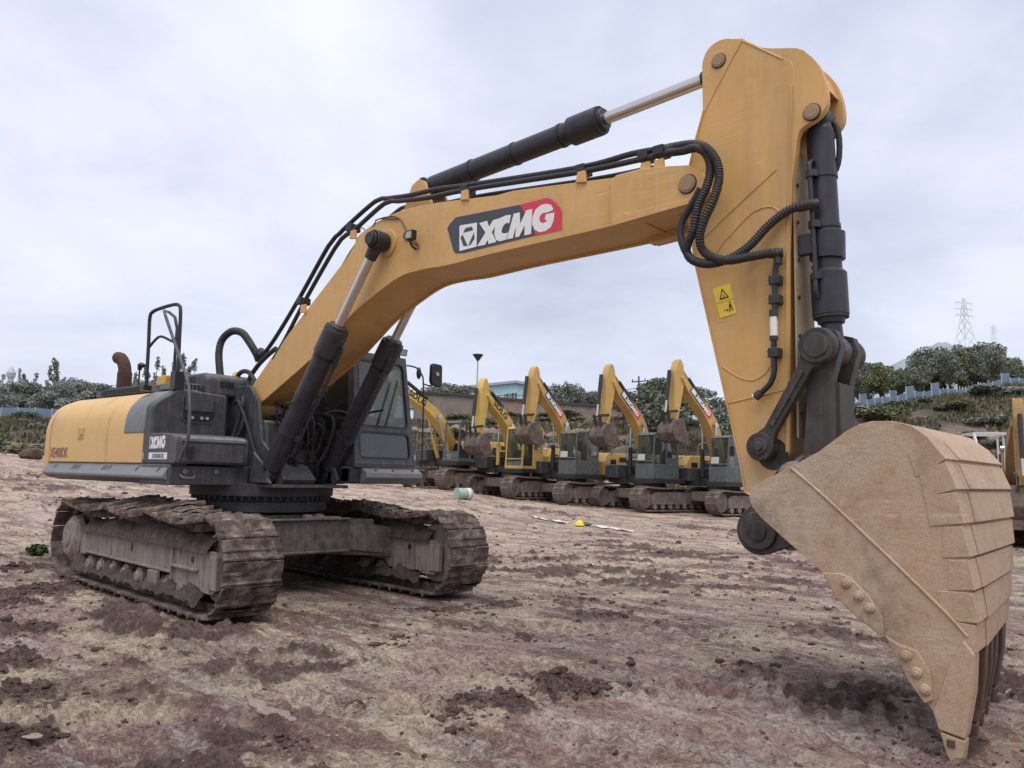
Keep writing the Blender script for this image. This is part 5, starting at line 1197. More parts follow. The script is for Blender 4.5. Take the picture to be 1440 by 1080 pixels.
def bg_machine(name, label, style, rz, sw, boom_up=0, tip=None):
    """22 t class crawler excavator; local +X = front. sw = swing of the house. style: grey / frame / open"""
    root = thing(name, label, 'excavator', (0, 0, 0), rz)
    Rz = Matrix.Rotation(sw, 3, 'Z')
    def hb(mb): mb.v = [tuple(Rz @ Vector(q)) for q in mb.v]; return mb
    for s in (-1, 1):
        mb = MB(); yc = s*1.2; L0, L1, r = -1.75, 1.45, .42; N_ = 0
        per = []; 
        for i in range(17): per.append((L0+3.2*i/17, .04, 0))
        for i in range(7): a = -90+180*i/7; per.append((L1+r*math.cos(R(a)), .46+r*math.sin(R(a)), a+90))
        for i in range(17): per.append((L1-3.2*i/17, .88-.04*math.sin(math.pi*((i*2/17) % 1)), 180))
        for i in range(7): a = 90+180*i/7; per.append((L0+r*math.cos(R(a)), .46+r*math.sin(R(a)), a+90))
        for x, z, a in per:
            t = Vector((math.cos(R(a)), 0, math.sin(R(a)))); n_ = Vector((t.z, 0, -t.x)); c = Vector((x, yc, z))
            mb.bar(c-t*.095, c+t*.095, .6, .03, n_); mb.bar(c-t*.03+n_*.02, c-t*.01+n_*.02, .6, .05, n_); mb.bar(c+t*.05+n_*.02, c+t*.07+n_*.02, .6, .05, n_)
        T = mb.build('crawler_track', M['btrack'], root)
        mb = MB(); mb.prism([(-1.6, .25), (1.2, .25), (1.2, .62), (1.0, .72), (-1.4, .72), (-1.6, .62)], yc-.2, yc+.2)
        for k in range(7): mb.cyl((-1.3+k*.39, yc-.22, .17), (-1.3+k*.39, yc+.22, .17), .1, n=12)
        mb.cyl((1.45, yc-.12, .46), (1.45, yc+.12, .46), .34, n=24); mb.cyl((-1.75, yc-.2, .46), (-1.75, yc+.2, .46), .32, n=24)
        mb.build('track_frame', M['btrack'], T, bevel=.02)
    mb = MB(); mb.box(-.9, .9, -1.05, 1.05, .45, .82); mb.cyl((0, 0, .8), (0, 0, 1.05), .62, n=32); mb.build('chassis_frame', M['btrack'], root, bevel=.02)
    yel = M['byel'] if style == 'grey' else M['bworn'] if style == 'worn' else M['byel2']
    mb = MB(); mb.box(-2.2, 1.0, -1.35, -.3, 1.03, 1.2); mb.box(-2.2, 1.3, .38, 1.4, 1.03, 1.2); mb.box(-2.2, .9, -.3, .38, 1.05, 1.3)
    mb.prism([(-.4, 1.2), (.7, 1.2), (.35, 2.0), (.0, 2.0)], -.30, -.26); mb.prism([(-.4, 1.2), (.7, 1.2), (.35, 2.0), (.0, 2.0)], .26, .30)
    hb(mb).build('main_frame', M['dgrey'], root, bevel=.015)
    mb = MB(); pr = [(-1.38, 1.02)]+[(-1.38, 1.9)]+[(-1.2+.18*math.cos(R(a)), 1.95+.18*math.sin(R(a))) for a in (180, 150, 120, 90)]+[(1.2+.18*math.cos(R(a)), 1.95+.18*math.sin(R(a))) for a in (90, 60, 30, 0)]+[(1.38, 1.9), (1.38, 1.02)]
    mb.prism(pr, -2.75, -2.15, 'x'); hb(mb).build('counterweight', M['grey'] if style == 'grey' else yel, root, bevel=.06, seg=3)
    mb = MB(); mb.prism([(-2.15, 1.2), (-.55, 1.2), (-.55, 1.75), (-.8, 2.1), (-2.15, 2.12)], .45, 1.39); mb.prism([(-2.15, 1.2), (-.0, 1.2), (-.0, 1.95), (-2.15, 2.12)], -1.37, -.4); mb.box(-2.15, -.7, -.4, .45, 1.3, 2.14)
    dr = hb(mb).build('engine_hood', yel, root, bevel=.03)
    mb = MB(); mb.box(-1.2, -.85, 1.392, 1.40, 1.55, 1.85); mb.box(-1.9, -1.4, 1.392, 1.398, 1.75, 1.95); hb(mb).build('louvre', M['black'], dr)
    mb = MB(); mb.cyl((-1.8, -.2, 2.1), (-1.8, -.2, 2.65), .06); hb(mb).build('exhaust_pipe', M['rust'], root)
    mb = MB(); mb.box(.05, 1.2, -1.35, -.62, 1.2, 1.72); mb.box(-.3, .05, -1.35, -.45, 1.2, 1.95); hb(mb).build('tool_box', M['grey'], root, bevel=.04)
    # rails
    mb = MB(); mb.tube([(.1, -1.25, 1.9), (.1, -1.25, 2.6), (-.3, -1.25, 2.75), (-.9, -1.25, 2.7), (-1.0, -1.25, 2.1)], .02, 6); mb.tube([(1.15, -1.3, 1.2), (1.15, -1.3, 2.0), (.6, -1.3, 2.2), (.1, -1.25, 2.2)], .02, 6)
    hb(mb).build('handrail', M['lgrey'], root)
    # cab
    fm = M['bcab'] if style != 'frame' else yel; mb = MB()
    x0, x1, y0, y1, z0, z1 = -.15, 1.25, .45, 1.38, 1.2, 2.92
    mb.box(x0, x1, y0, y1, z0, z0+(.55 if style == 'grey' else .12)); mb.prism([(x0, z1-.08), (x1-.1, z1-.1), (x1-.2, z1), (x0+.1, z1)], y0, y1)
    for (x, y) in ((x0+.03, y0+.03), (x0+.03, y1-.03), (x1-.04, y0+.03), (x1-.04, y1-.03), (.50, y1-.03)):
        top = x-.12 if x > 1 else x
        mb.bar((x, y, z0), (top, y, z1-.05), .075, .075, (1, 0, 0))
    mb.bar((x0, y1-.03, 1.95), (.5, y1-.03, 1.95), .05, .05); mb.bar((x1-.05, y0, 1.85 if style == 'grey' else 1.6), (x1-.05, y1, 1.85 if style == 'grey' else 1.6), .05, .05)
    if style != 'open': mb.box(x0, .50, y1-.05, y1-.01, z0, 1.93)
    mb.box(x0, x0+.05, y0, y1, z0, 2.0)
    cb = hb(mb).build('cab', fm, root, bevel=.02)
    if style == 'open':
        panes = [[(x1-.04, y0+.06, 1.35), (x1-.04, y1-.06, 1.35), (x1-.06, y1-.06, 1.6), (x1-.06, y0+.06, 1.6)]]
    else:
        panes = [[(x1-.03, y0+.06, 1.3), (x1-.03, y1-.06, 1.3), (x1-.14, y1-.06, 2.82), (x1-.14, y0+.06, 2.82)], [(.54, y1-.02, 1.3), (x1-.06, y1-.02, 1.3), (x1-.16, y1-.02, 2.82), (.54, y1-.02, 2.82)], [(x0+.08, y1-.02, 1.98), (.46, y1-.02, 1.98), (.46, y1-.02, 2.82), (x0+.08, y1-.02, 2.82)]]
    for q in panes:
        mb = MB(); mb.add(q, [(0,1,2,3)]); hb(mb).build('window', M['bglass'], cb, smooth=0)
    mb = MB(); mb.box(0, .5, .7, 1.15, 1.3, 1.75); mb.box(-.08, .06, .7, 1.15, 1.7, 2.4); hb(mb).build('seat', M['seat'], cb, bevel=.04)
    if style == 'grey':
        mb = MB(); mb.add([(x1-.02, y0+.1, 1.88), (x1-.02, y0+.5, 1.88), (x1-.035, y0+.5, 2.12), (x1-.035, y0+.1, 2.12)], [(0,1,2,3)]); hb(mb).build('window_notice', M['paper'], cb, smooth=0)
    mb = MB(); mb.tube([(1.05, 1.42, 2.8), (1.25, 1.62, 2.75), (1.28, 1.64, 2.5)], .015, 6); mb.box(1.25, 1.30, 1.55, 1.75, 2.15, 2.5); hb(mb).build('mirror', M['black'], root, bevel=.01)
    # boom: raised steeply
    if tip is None: tip = (2.15, 4.85)
    f = Vector((.15, 1.75)); e = Vector(tip); d = e-f; n_ = Vector((-d.y, d.x)).normalized()
    def bz(t): # centre line with a bend near the middle
        return f+d*t+n_*(.42*math.sin(math.pi*min(1, t/.9))**1.3*(.9 if t < .5 else .9))
    ts = [0, .08, .2, .32, .42, .5, .6, .72, .85, 1]; th = [.14, .24, .32, .37, .39, .38, .35, .30, .25, .15]; U = []; Lw = []
    for t, h in zip(ts, th):
        a = bz(max(0, t-.02)); b = bz(min(1, t+.02)); tt = (b-a).normalized(); nn = Vector((-tt.y, tt.x)); c = bz(t); U.append(tuple(c+nn*h/2*1.1)); Lw.append(tuple(c-nn*h/2*1.1))
    mb = MB(); mb.prism(U+Lw[::-1], -.24, .24); bm_ = hb(mb).build('boom', yel, root, bevel=.015)
    mb = MB()
    for k in (-.1, .05): mb.tube([(q[0], k, q[1]) for q in [tuple(Vector(u)+Vector((-.03, .06))) for u in U[1:]]], .03, 6)
    for j in (3, 5, 7): mb.sphere((U[j][0], 0, U[j][1]+.04), .1)
    hb(mb).build('hydraulic_pipe', M['black'], bm_)
    c = bz(.43)
    for s in (-1, 1):
        mb = MB(); a = Vector((.75, s*.36, 1.35)); b = Vector((c.x+.02, s*.36, c.y-.05)); m_ = a.lerp(b, .55); mb.cyl(a, m_, .085, n=16)
        cy = hb(mb).build('boom_cylinder', M['dgrey'] if style == 'grey' else yel, root)
        mb = MB(); mb.cyl(m_, b, .045, n=12); mb.cyl(b-Vector((0, .06, 0)), b+Vector((0, .06, 0)), .09, n=14); hb(mb).build('rod', M['chrome'], cy)
    # arm hangs almost vertical
    top = Vector((e.x+.10, e.y+.55)); bot = Vector((e.x+.26, e.y-1.62))
    mb = MB(); mb.prism([(e.x-.15, e.y-.12), (top.x-.17, top.y-.12), (top.x-.10, top.y+.03), (top.x-.01, top.y+.10), (top.x+.10, top.y-.0), (top.x+.25, top.y-.42), (top.x+.26, top.y-.75), (bot.x+.11, bot.y), (bot.x-.06, bot.y-.08), (bot.x-.10, bot.y+.1)], -.165, .165); ar = hb(mb).build('arm', yel, root, bevel=.015)
    mb = MB(); a = Vector((bz(.55).x, 0, bz(.55).y+.42)); b = Vector((top.x-.06, 0, top.y-.06)); mb.cyl(a, a.lerp(b, .62), .08, n=14); ac = hb(mb).build('arm_cylinder', M['dgrey'], root)
    mb = MB(); mb.cyl(a.lerp(b, .6), b, .045, n=12); hb(mb).build('rod', M['chrome'], ac)
    mb = MB(); a = Vector((top.x+.38, 0, top.y-.35)); b = Vector((bot.x+.42, 0, bot.y+.25)); mb.cyl(a, a.lerp(b, .72), .075, n=14); bc_ = hb(mb).build('bucket_cylinder', M['dgrey'], root)
    mb = MB(); mb.cyl(a.lerp(b, .7), b, .045, n=12); hb(mb).build('rod', M['chrome'], bc_)
    mb = MB()
    for s in (-1, 1): mb.bar((bot.x+.42, s*.23, bot.y+.25), (bot.x+.02, s*.23, bot.y+.3), .05, .1); mb.bar((bot.x+.42, s*.15, bot.y+.25), (bot.x+.30, s*.15, bot.y-.2), .05, .1)
    hb(mb).build('bucket_link', M['link'], root)
    # bucket, curled
    bx, bzz = bot.x, bot.y
    oc = [(bx-.10, bzz+.02), (bx+.26, bzz-.08), (bx+.46, bzz-.28), (bx+.51, bzz-.56), (bx+.38, bzz-.80), (bx+.10, bzz-.94), (bx-.28, bzz-.96), (bx-.40, bzz-.88)]
    mb = MB(); wdt = .48
    for s in (-1, 1): mb.prism(oc, s*wdt, s*(wdt-.04))
    ic = inset(oc, .05); k = len(oc); vs = [(q[0], y, q[1]) for y in (-wdt, wdt) for q in oc]+[(q[0], y, q[1]) for y in (-wdt, wdt) for q in ic]
    mb.add(vs, [(i, i+1, i+1+k, i+k) for i in range(k-1)]+[(2*k+i, 2*k+i+k, 2*k+i+1+k, 2*k+i+1) for i in range(k-1)])
    for j in range(5): y = -.42+j*.21; mb.prism([(bx-.38, bzz-.86), (bx-.34, bzz-.96), (bx-.60, bzz-.88)], y-.04, y+.04)
    for s in (-.14, .14): mb.prism([(bx-.1, bzz+.1), (bx+.35, bzz+.0), (bx+.4, bzz-.2), (bx-.1, bzz-.05)], s-.03, s+.03)
    mb.v = [(bx+(x_-bx)*.92, y_*.9, bzz+(z_-bzz)*.92) for x_, y_, z_ in mb.v]; hb(mb).build('bucket', M['bbucket'], root, bevel=.01)
    # lettering on the boom side facing the camera (left side of the machine)
    root['_b'] = 0
    del root['_b']
    i0, i1 = 5, 8
    a = Vector(Lw[i0]).lerp(Vector(U[i0]), .2); b = Vector(Lw[i1]).lerp(Vector(U[i1]), .2); dirv = (b-a); L = dirv.length; dirv.normalize(); nv = Vector((-dirv.y, dirv.x)); h = .28
    if style == 'grey':
        mb = MB(); q = [a, b, b+nv*h, a+nv*h]; mb.add([(v_.x, .2425, v_.y) for v_ in q], [(0,1,2,3)]); dc_ = hb(mb).build('boom_decal', M['slate'], bm_, smooth=0)
        mb = MB(); q = [a, a+dirv*L*.3, a+dirv*L*.36+nv*h, a+nv*h]; mb.add([(v_.x, .2445, v_.y) for v_ in q], [(0,1,2,3)]); hb(mb).build('red_field', M['red'], dc_, smooth=0)
        # glyphs run from the boom tip back to the bend when read from this side
        o2 = b-dirv*.05+nv*.06
        mb = MB()
        for kx in ('icon', 'x1', 'x2', 'c', 'm', 'g'):
            pts = []
            for (gx_, gy_) in GL[kx]:
                u = (gx_-208)/1072*(L-.12); v = ((665-gy_)-235*(gx_-208)/1072)/280*h*.62; w = o2-dirv*u+nv*v; pts.append((w.x, .2465, w.y))
            mb.add(pts, [list(range(len(pts)))])
        hb(mb).build('lettering', M['white'], dc_, smooth=0)
    return root, hb, (a, b, nv, dirv, L)
def put(root, loc, rz):
    root.location = (loc[0], loc[1], H(loc[0], loc[1])+.03); root.rotation_euler = (0, 0, rz)
GRP = 'excavators parked in a row behind the big one'
def face(loc, off):   # heading towards the camera turned by off degrees (negative = towards picture left)
    return math.atan2(CP.y-loc[1], CP.x-loc[0])+R(off)
pB = [(-16.021,19.644,0.672),(-13.396,20.623,0.449),(-10.987,21.395,0.354),(-7.725,22.235,0.303),(-5.057,23.228,0.239),(-32.382,18.117,0.582),(-30.138,18.724,0.64)]
rootC, _, _ = bg_machine('excavator', 'parked yellow excavator with dark grey cab, third from the left in the row', 'grey', 0, R(2))
put(rootC, pB[2], face(pB[2], -46)); rootC['group'] = GRP
rD = copy_tree(rootC); put(rD, pB[3], face(pB[3], -49)); rD['label'] = 'parked yellow excavator with dark grey cab, fourth from the left in the row'
rE, _, _ = bg_machine('excavator', 'x', 'grey', 0, R(0), tip=(2.3, 5.1)); rE['group'] = GRP; put(rE, pB[4], face(pB[4], -44)); rE['label'] = 'parked yellow excavator nearest the big arm, its grey cab half hidden behind it'
rB, hbB, inf = bg_machine('excavator', 'parked excavator with yellow cab frame and black letters on its low boom', 'frame', 0, R(2), tip=(2.1, 4.2))
put(rB, pB[1], face(pB[1], -43)); rB['group'] = GRP
rA, hbA, infA = bg_machine('excavator', 'parked yellow excavator with open windowless cab, just right of the big grey cab', 'open', 0, R(4), tip=(3.6, 4.3))
put(rA, pB[0], face(pB[0], -50)); rA['group'] = GRP
for rt_, s_, (a, b, nv, dv, L), sw in ((rB, 'SDLG', inf, R(2)), (rA, 'SDLG', infA, R(4))):
    bmo = [c for c in rt_.children if c.name.startswith('boom') and 'cyl' not in c.name][0]
    o_ = b+nv*.04
    m4 = Matrix(((-dv.x, nv.x, 0, o_.x), (0, 0, 1, .245), (-dv.y, nv.y, 0, o_.y), (0, 0, 0, 1)))
    text(s_, .34, M['black'], bmo, Matrix.Rotation(sw, 4, 'Z') @ m4, offset=.012, sx=1.25)
def vary(root, swing, dz):
    root.scale = (1, 1, 1+dz); root.rotation_euler.z += R(swing)
vary(rD, 2, .02); vary(rB, 1, .01)
rF = copy_tree(rootC); put(rF, pB[5], face(pB[5], -42)); rF['label'] = 'far excavator showing only its boom tip beside the tall handrail, left of another'
rG = copy_tree(rootC); put(rG, pB[6], face(pB[6], -42)); rG['label'] = 'far excavator showing only its boom tip beside the yellow boom foot'
# right edge machine seen head on
pR = [(5.422,17.701,-0.005)][0]
rR, _, _ = bg_machine('excavator', 'dirty excavator at the right edge facing the camera with a hanging bucket', 'worn', 0, 0, tip=(3.1, 3.3))
put(rR, pR, face(pR, 4)); rR.scale = (.82, .66, .86)

# white cab frame on a small loader behind the bucket
pL = [(4.551,19.568,0.281)][0]
LD = thing('wheel_loader', 'small loader with white open cab frame, mostly hidden behind the big bucket', 'loader', (pL[0], pL[1], H(pL[0], pL[1])), face(pL, 20))
mb = MB(); mb.box(-1.6, .9, -.45, .45, .55, 1.15); mb.box(-1.7, -.5, -.5, .5, 1.0, 1.45); mb.bar((.8, -.3, 1.1), (1.9, -.3, .4), .1, .16); mb.bar((.8, .3, 1.1), (1.9, .3, .4), .1, .16); mb.build('body', M['byel2'], LD, bevel=.04)
mb = MB(); mb.prism([(1.8, .15), (2.4, .12), (2.0, .3), (1.95, .75), (1.8, .7)], -.9, .9); mb.build('bucket', M['bbucket'], LD, bevel=.01)
for x in (-1.1, .7):
    for s in (-1, 1):
        mb = MB(); mb.cyl((x, s*.5, .45), (x, s*.8, .45), .45, n=28); w_ = mb.build('wheel', M['rubber'], LD, bevel=.05); mb = MB(); mb.cyl((x, s*.79, .45), (x, s*.815, .45), .2, n=20); mb.build('rim', M['byel2'], w_)
mb = MB()
zt = 2.85; zb = 1.15
for (x, y) in ((-.45, -.5), (-.45, .5), (.55, -.5), (.55, .5), (-.05, .5)): mb.bar((x, y, zb), (x*(.75 if x > 0 else 1), y*.9, zt), .05, .05, (1, 0, 0))
for z in (zt, 1.8):
    k = .9 if z == zt else .95
    mb.bar((-.47, -.5*k, z), (.45, -.5*k, z), .045, .06); mb.bar((-.47, .5*k, z), (.45, .5*k, z), .045, .06); mb.bar((-.45, -.5*k, z), (-.45, .5*k, z), .045, .06); mb.bar((.45, -.5*k, z), (.45, .5*k, z), .045, .06)
mb.bar((.42, .45, zt), (.95, .45, 1.9), .06, .06); mb.bar((.42, -.45, zt), (.95, -.45, 1.9), .06, .06); mb.bar((.95, -.45, 1.9), (.95, -.45, 1.1), .06, .06); mb.bar((.95, .45, 1.9), (.95, .45, 1.1), .06, .06)
M['whitep'] = simple('white_frame_paint', (.55, .55, .53), .5, 0, .1, 6)
mb.build('cab_frame', M['whitep'], LD, bevel=.01)

# ================================================================== SMALL THINGS IN THE YARD
pb = [(-10.484,14.454,0.688)][0]
BR = thing('oil_drum', 'pale green oil drum lying on its side in front of the parked excavators', 'drum', (pb[0], pb[1], H(pb[0], pb[1])), math.atan2(CP.y-pb[1], CP.x-pb[0])+R(-50))
mb = MB(); mb.cyl((-.3, 0, .2), (.28, 0, .2), .195, n=32)
for x in (-.3, -.1, .1, .27): mb.cyl((x-.012, 0, .2), (x+.012, 0, .2), .205, n=32)
M['mint'] = paint('mint_drum_paint', (.42, .55, .48), dust=(.4, .35, .3), rough=.5, dusty=.5); db = mb.build('drum_body', M['mint'], BR, bevel=.004)
mb = MB(); mb.cyl((-.22, 0, .2), (-.1, 0, .2), .199, n=32); mb.build('white_band', M['white'], BR)
mb = MB(); mb.cyl((.29, 0, .2), (.296, 0, .2), .18, n=28); mb.cyl((.296, .1, .26), (.306, .1, .26), .03, n=12); mb.build('drum_lid', M['mint'], BR)
ph = [(-3.89,12.248,0.241)][0]
HH = thing('hard_hat', 'small yellow hard hat lying on the white sheeting in the yard', 'hard hat', (ph[0], ph[1], H(ph[0], ph[1])), 1)
mb = MB(); n = 20; vs = []
for i in range(7):
    t = R(90*i/6)
    for k in range(n): vs.append((.125*math.cos(t)*math.cos(2*math.pi*k/n), .105*math.cos(t)*math.sin(2*math.pi*k/n), .03+.13*math.sin(t)))
mb.add(vs, [(i*n+k, i*n+(k+1) % n, (i+1)*n+(k+1) % n, (i+1)*n+k) for i in range(6) for k in range(n)]); M['hat'] = simple('yellow_hat_plastic', (.85, .6, .03), .3, 0, .05)
mb.build('shell', M['hat'], HH); mb = MB(); mb.cyl((0, 0, .022), (0, 0, .034), .155, .15, n=28); mb.build('brim', M['hat'], HH); mb = MB(); mb.bar((-.09, 0, .14), (.09, 0, .14), .03, .03); mb.build('ridge', M['orange'], HH)
M['sheet'] = simple('white_sheeting', (.62, .60, .57), .6, 0, .2, 5, .5)
def strip(name, pts, w, label, cat):
    P = spline([(q[0], q[1], 0) for q in pts], .12); vs = []
    for i, q in enumerate(P):
        t = (P[min(i+1, len(P)-1)]-P[max(0, i-1)]).normalized(); nn = Vector((-t.y, t.x, 0)); ww = w*random.uniform(.5, 1.2)*(.3+.7*math.sin(math.pi*(i+.5)/len(P))**.5)
        for k in (-1, -.4, .3, 1): c = q+nn*k*ww; vs.append((c.x, c.y, H(c.x, c.y)+.015+random.uniform(0, .045)))
    mb = MB(); mb.add(vs, [(i*4+k, (i+1)*4+k, (i+1)*4+k+1, i*4+k+1) for i in range(len(P)-1) for k in range(3)]); return tag(mb.build(name, M['sheet'], None, smooth=60), label, cat)
strip('plastic_sheet', [(-6.151,12.959,0.187),(-5.44,12.643,0.19),(-4.823,12.513,0.185),(-4.265,12.465,0.177)], .12, 'crumpled white plastic strip on the mud left of the yellow hard hat', 'plastic sheet')
strip('plastic_sheet', [(-3.644,12.469,0.191),(-3.209,12.446,0.196),(-2.699,12.36,0.171),(-2.253,12.349,0.16)], .10, 'long flat white plastic strip on the mud right of the yellow hard hat', 'plastic sheet')
pg = [(-3.731,12.391,0.207)][0]; mb = MB(); mb.cyl((-.11, 0, .05), (.06, 0, .05), .045, n=14); mb.cyl((.06, 0, .05), (.12, 0, .05), .045, .018, n=14); mb.cyl((.12, 0, .05), (.15, 0, .05), .02, n=10)
M['green'] = simple('green_bottle', (.03, .12, .07), .25); o = mb.build('bottle', M['green'], None, bevel=.004); o.location = (pg[0], pg[1], H(pg[0], pg[1])); o.rotation_euler = (0, 0, .5); tag(o, 'dark green bottle lying beside the yellow hard hat', 'bottle')
pm = [(-24.059,5.291,1.008)][0]; mb = MB(); mb.sphere((0, 0, 0), .42, (1.1, .9, .95), 14); mb.v = [(x*(1+random.uniform(-.2, .2)), y*(1+random.uniform(-.2, .2)), max(z*random.uniform(.5, .8), -.2)) for x, y, z in mb.v]
o = mb.build('mud_lump', M['clod'], None); o.location = (pm[0], pm[1], H(pm[0], pm[1])+.16); tag(o, 'dark lump of dried mud on the ground behind the tail of the big excavator', 'mud lump')


# ================================================================== BACKDROP: fences, walls, building, masts, trees
M['bluefence'] = paint('blue_site_fence', (.13, .22, .33), dust=(.27, .31, .34), rough=.5, dusty=.5, chips=.1, streak=.3)
M['bluewall'] = simple('pale_blue_cladding', (.42, .66, .74), .6, 0, .06, 4)
M['roof'] = simple('grey_roof_sheet', (.40, .42, .50), .5, 0, .1, 6)
M['brickwall'] = muddy('brown_retaining_wall', [(.16, .125, .10), (.24, .19, .155), (.31, .26, .22)], 1.2, .3)
M['galv'] = simple('galvanised_steel', (.42, .45, .48), .5, .2, .1)
M['pylon'] = simple('haze_pale_pylon_steel', (.60, .63, .70), .7, 0, .05)  # paler than bare steel: distance haze is put into the colour
M['pole'] = simple('dark_pole', (.06, .06, .06), .8)
M['pane'] = simple('dark_window_pane', (.06, .08, .10), .15)
def P3(q): return Vector(q)
def ground_pt(q, dz=0): return Vector((q[0], q[1], H(q[0], q[1])+dz))
def fence(name, A, B, h, n, mat, label, cat, tall=()):
    A = Vector(A); B = Vector(B); root = thing(name, label, cat, ((A.x+B.x)/2, (A.y+B.y)/2, H((A.x+B.x)/2, (A.y+B.y)/2))); off = Vector(root.location)
    d = (B-A); d.z = 0; L = d.length; d.normalize()
    for i in range(n):
        a = A+d*(L*i/n+.03); b = A+d*(L*(i+1)/n-.03); za = H(a.x, a.y); zb = H(b.x, b.y); hh = h*(1.75 if i in tall else 1)*random.uniform(.94, 1.05)
        mb = MB(); k = 12; nv = Vector((-d.y, d.x, 0))
        vs = []
        for j in range(k+1):
            q = a.lerp(b, j/k)+nv*(.03 if j % 2 else 0); z = za+(zb-za)*j/k
            vs += [(q.x-off.x, q.y-off.y, z-.1-off.z), (q.x-off.x, q.y-off.y, z+hh-off.z)]
        mb.add(vs, [(2*j, 2*j+2, 2*j+3, 2*j+1) for j in range(k)]); mb.build('fence_panel', mat, root, smooth=0)
        mb = MB(); mb.bar((a.x-off.x, a.y-off.y, za-.2-off.z), (a.x-off.x, a.y-off.y, za+hh+.05-off.z), .08, .08); mb.build('fence_post', M['galv'], root)
    return root
fl = [(-67.183,11.317,4.495),(-53.123,23.44,5.023)]
fence('blue_fence', fl[0], fl[1], .95, 14, M['bluefence'], 'long low blue sheet fence below the trees at the far left', 'fence')
fr = [(-13.181,63.089,7.318),(-10.577,66.548,8.205),(-7.243,71.932,9.377),(-2.831,78.136,11.321)]
fence('blue_fence', fr[0], fr[1], .75, 6, M['bluefence'], 'blue hillside fence, lowest stretch just right of the dark bucket link', 'fence', tall=(1, 5))
fence('blue_fence', fr[1], fr[2], .75, 7, M['bluefence'], 'blue hillside fence, middle stretch with two taller panels above the bucket', 'fence', tall=(1, 4))
fence('blue_fence', fr[2], fr[3], .7, 8, M['bluefence'], 'blue hillside fence, highest stretch running out at the right edge', 'fence', tall=(5,))

# retaining wall and terraces under the blue building
wa = [(-53.06,50.788,9.633),(-50.701,54.172,9.6),(-46.855,58.886,9.306),(-42.898,63.686,9.08),(-37.375,69.851,8.812)]
WL = thing('retaining_wall', 'long brown retaining wall on the slope below the pale blue building', 'wall', (wa[1][0], wa[1][1], H(wa[1][0], wa[1][1])))
o_ = Vector(WL.location); mb = MB(); cap = MB()
for i in range(len(wa)-1):
    a = Vector(wa[i]); b = Vector(wa[i+1]); d = (b-a); d.z = 0; d.normalize(); nv = Vector((d.y, -d.x, 0))
    mb.add([tuple(q-o_) for q in (Vector((a.x, a.y, a.z-4)), Vector((b.x, b.y, b.z-4)), b, a, Vector((a.x, a.y, a.z-4))-nv*1.5, Vector((b.x, b.y, b.z-4))-nv*1.5, b-nv*1.5, a-nv*1.5)], [(0,1,2,3),(3,2,6,7),(4,7,6,5),(0,3,7,4),(1,5,6,2)])
    cap.bar(a-o_+Vector((0, 0, .1)), b-o_+Vector((0, 0, .1)), .4, .22)
mb.build('wall_face', M['brickwall'], WL, smooth=0); cap.build('coping', M['pole'], WL)
for nm, dd, yy, lab in (('retaining_wall', 72, 606, 'upper low stone terrace wall on the slope behind the parked excavators'), ('retaining_wall', 60, 632, 'lower low stone terrace wall right behind the parked excavators')):
    pass
ta = [(-44.002,40.632,5.351),(-38.165,47.048,5.232),(-32.039,52.392,5.042)]; tb2 = [(-33.829,33.87,2.682),(-28.179,37.496,2.309),(-22.316,41.268,2.203)]
for pts, lab in ((ta, 'upper low stone terrace wall on the slope behind the parked excavators'), (tb2, 'lower low stone terrace wall just behind the parked excavators')):
    root = thing('terrace_wall', lab, 'wall', tuple(ground_pt(pts[1]))); o_ = Vector(root.location); mb = MB()
    for i in range(len(pts)-1):
        A_v, B_v = Vector(pts[i]), Vector(pts[i+1]); K = 26
        for j in range(K):
            a = A_v.lerp(B_v, j/K); za = H(a.x, a.y); w = random.uniform(.35, .6); h = random.uniform(.5, .95)
            mb.sphere((a.x-o_.x+random.uniform(-.2, .2), a.y-o_.y, za-o_.z+h*.25), h*.6, (1, 1, .8), 8)
    mb.build('rubble', M['brickwall'], root, smooth=0)

# blue building
q = [(-73.251,78.249,11.771),(-60.865,75.78,11.053),(-59.509,82.216,11.528),(-60.71,75.507,13.792),(-73.128,78.032,13.937),(-59.398,82.02,13.486)]
BD = thing('building', 'pale blue industrial building with a low gabled roof on the slope behind the row', 'building', tuple(Vector(q[1])-Vector((0, 0, 4))))
o_ = Vector(BD.location); A0_, B0_, C0_ = Vector(q[0]), Vector(q[1]), Vector(q[2]); tA = q[4][2]; tB = q[3][2]; tC = q[5][2]; zb = o_.z
def L3(p_, z): return (p_.x-o_.x, p_.y-o_.y, z-o_.z)
back = Vector((-.55, .83, 0))*22
mb = MB(); mb.add([L3(A0_, zb-3), L3(B0_, zb-3), L3(C0_, zb-3), L3(A0_, tA), L3(B0_, tB), L3(C0_, tC)], [(0,1,4,3),(1,2,5,4)])
mb.add([L3(A0_, zb-3), L3(A0_+back, zb-3), L3(A0_+back, tA), L3(A0_, tA)], [(0,1,2,3)]); mb.build('wall', M['bluewall'], BD, smooth=0)
mb = MB(); nn_ = Vector((.6, -.8, 0))*.5
mb.add([L3(A0_+nn_, tA), L3(B0_+nn_, tB), L3(C0_+nn_, tC), L3(A0_+back, tA+.2), L3(B0_+back, tB+.2), L3(C0_+back, tC+.2)], [(0,1,4,3),(1,2,5,4)]); mb.bar(L3(A0_+nn_, tA), L3(B0_+nn_, tB), .2, .35); mb.bar(L3(B0_+nn_, tB), L3(C0_+nn_, tC), .2, .35); mb.build('roof', M['roof'], BD, smooth=0)
dAB = (B0_-A0_); dAB.z = 0; nrm = Vector((dAB.y, -dAB.x, 0)).normalized()
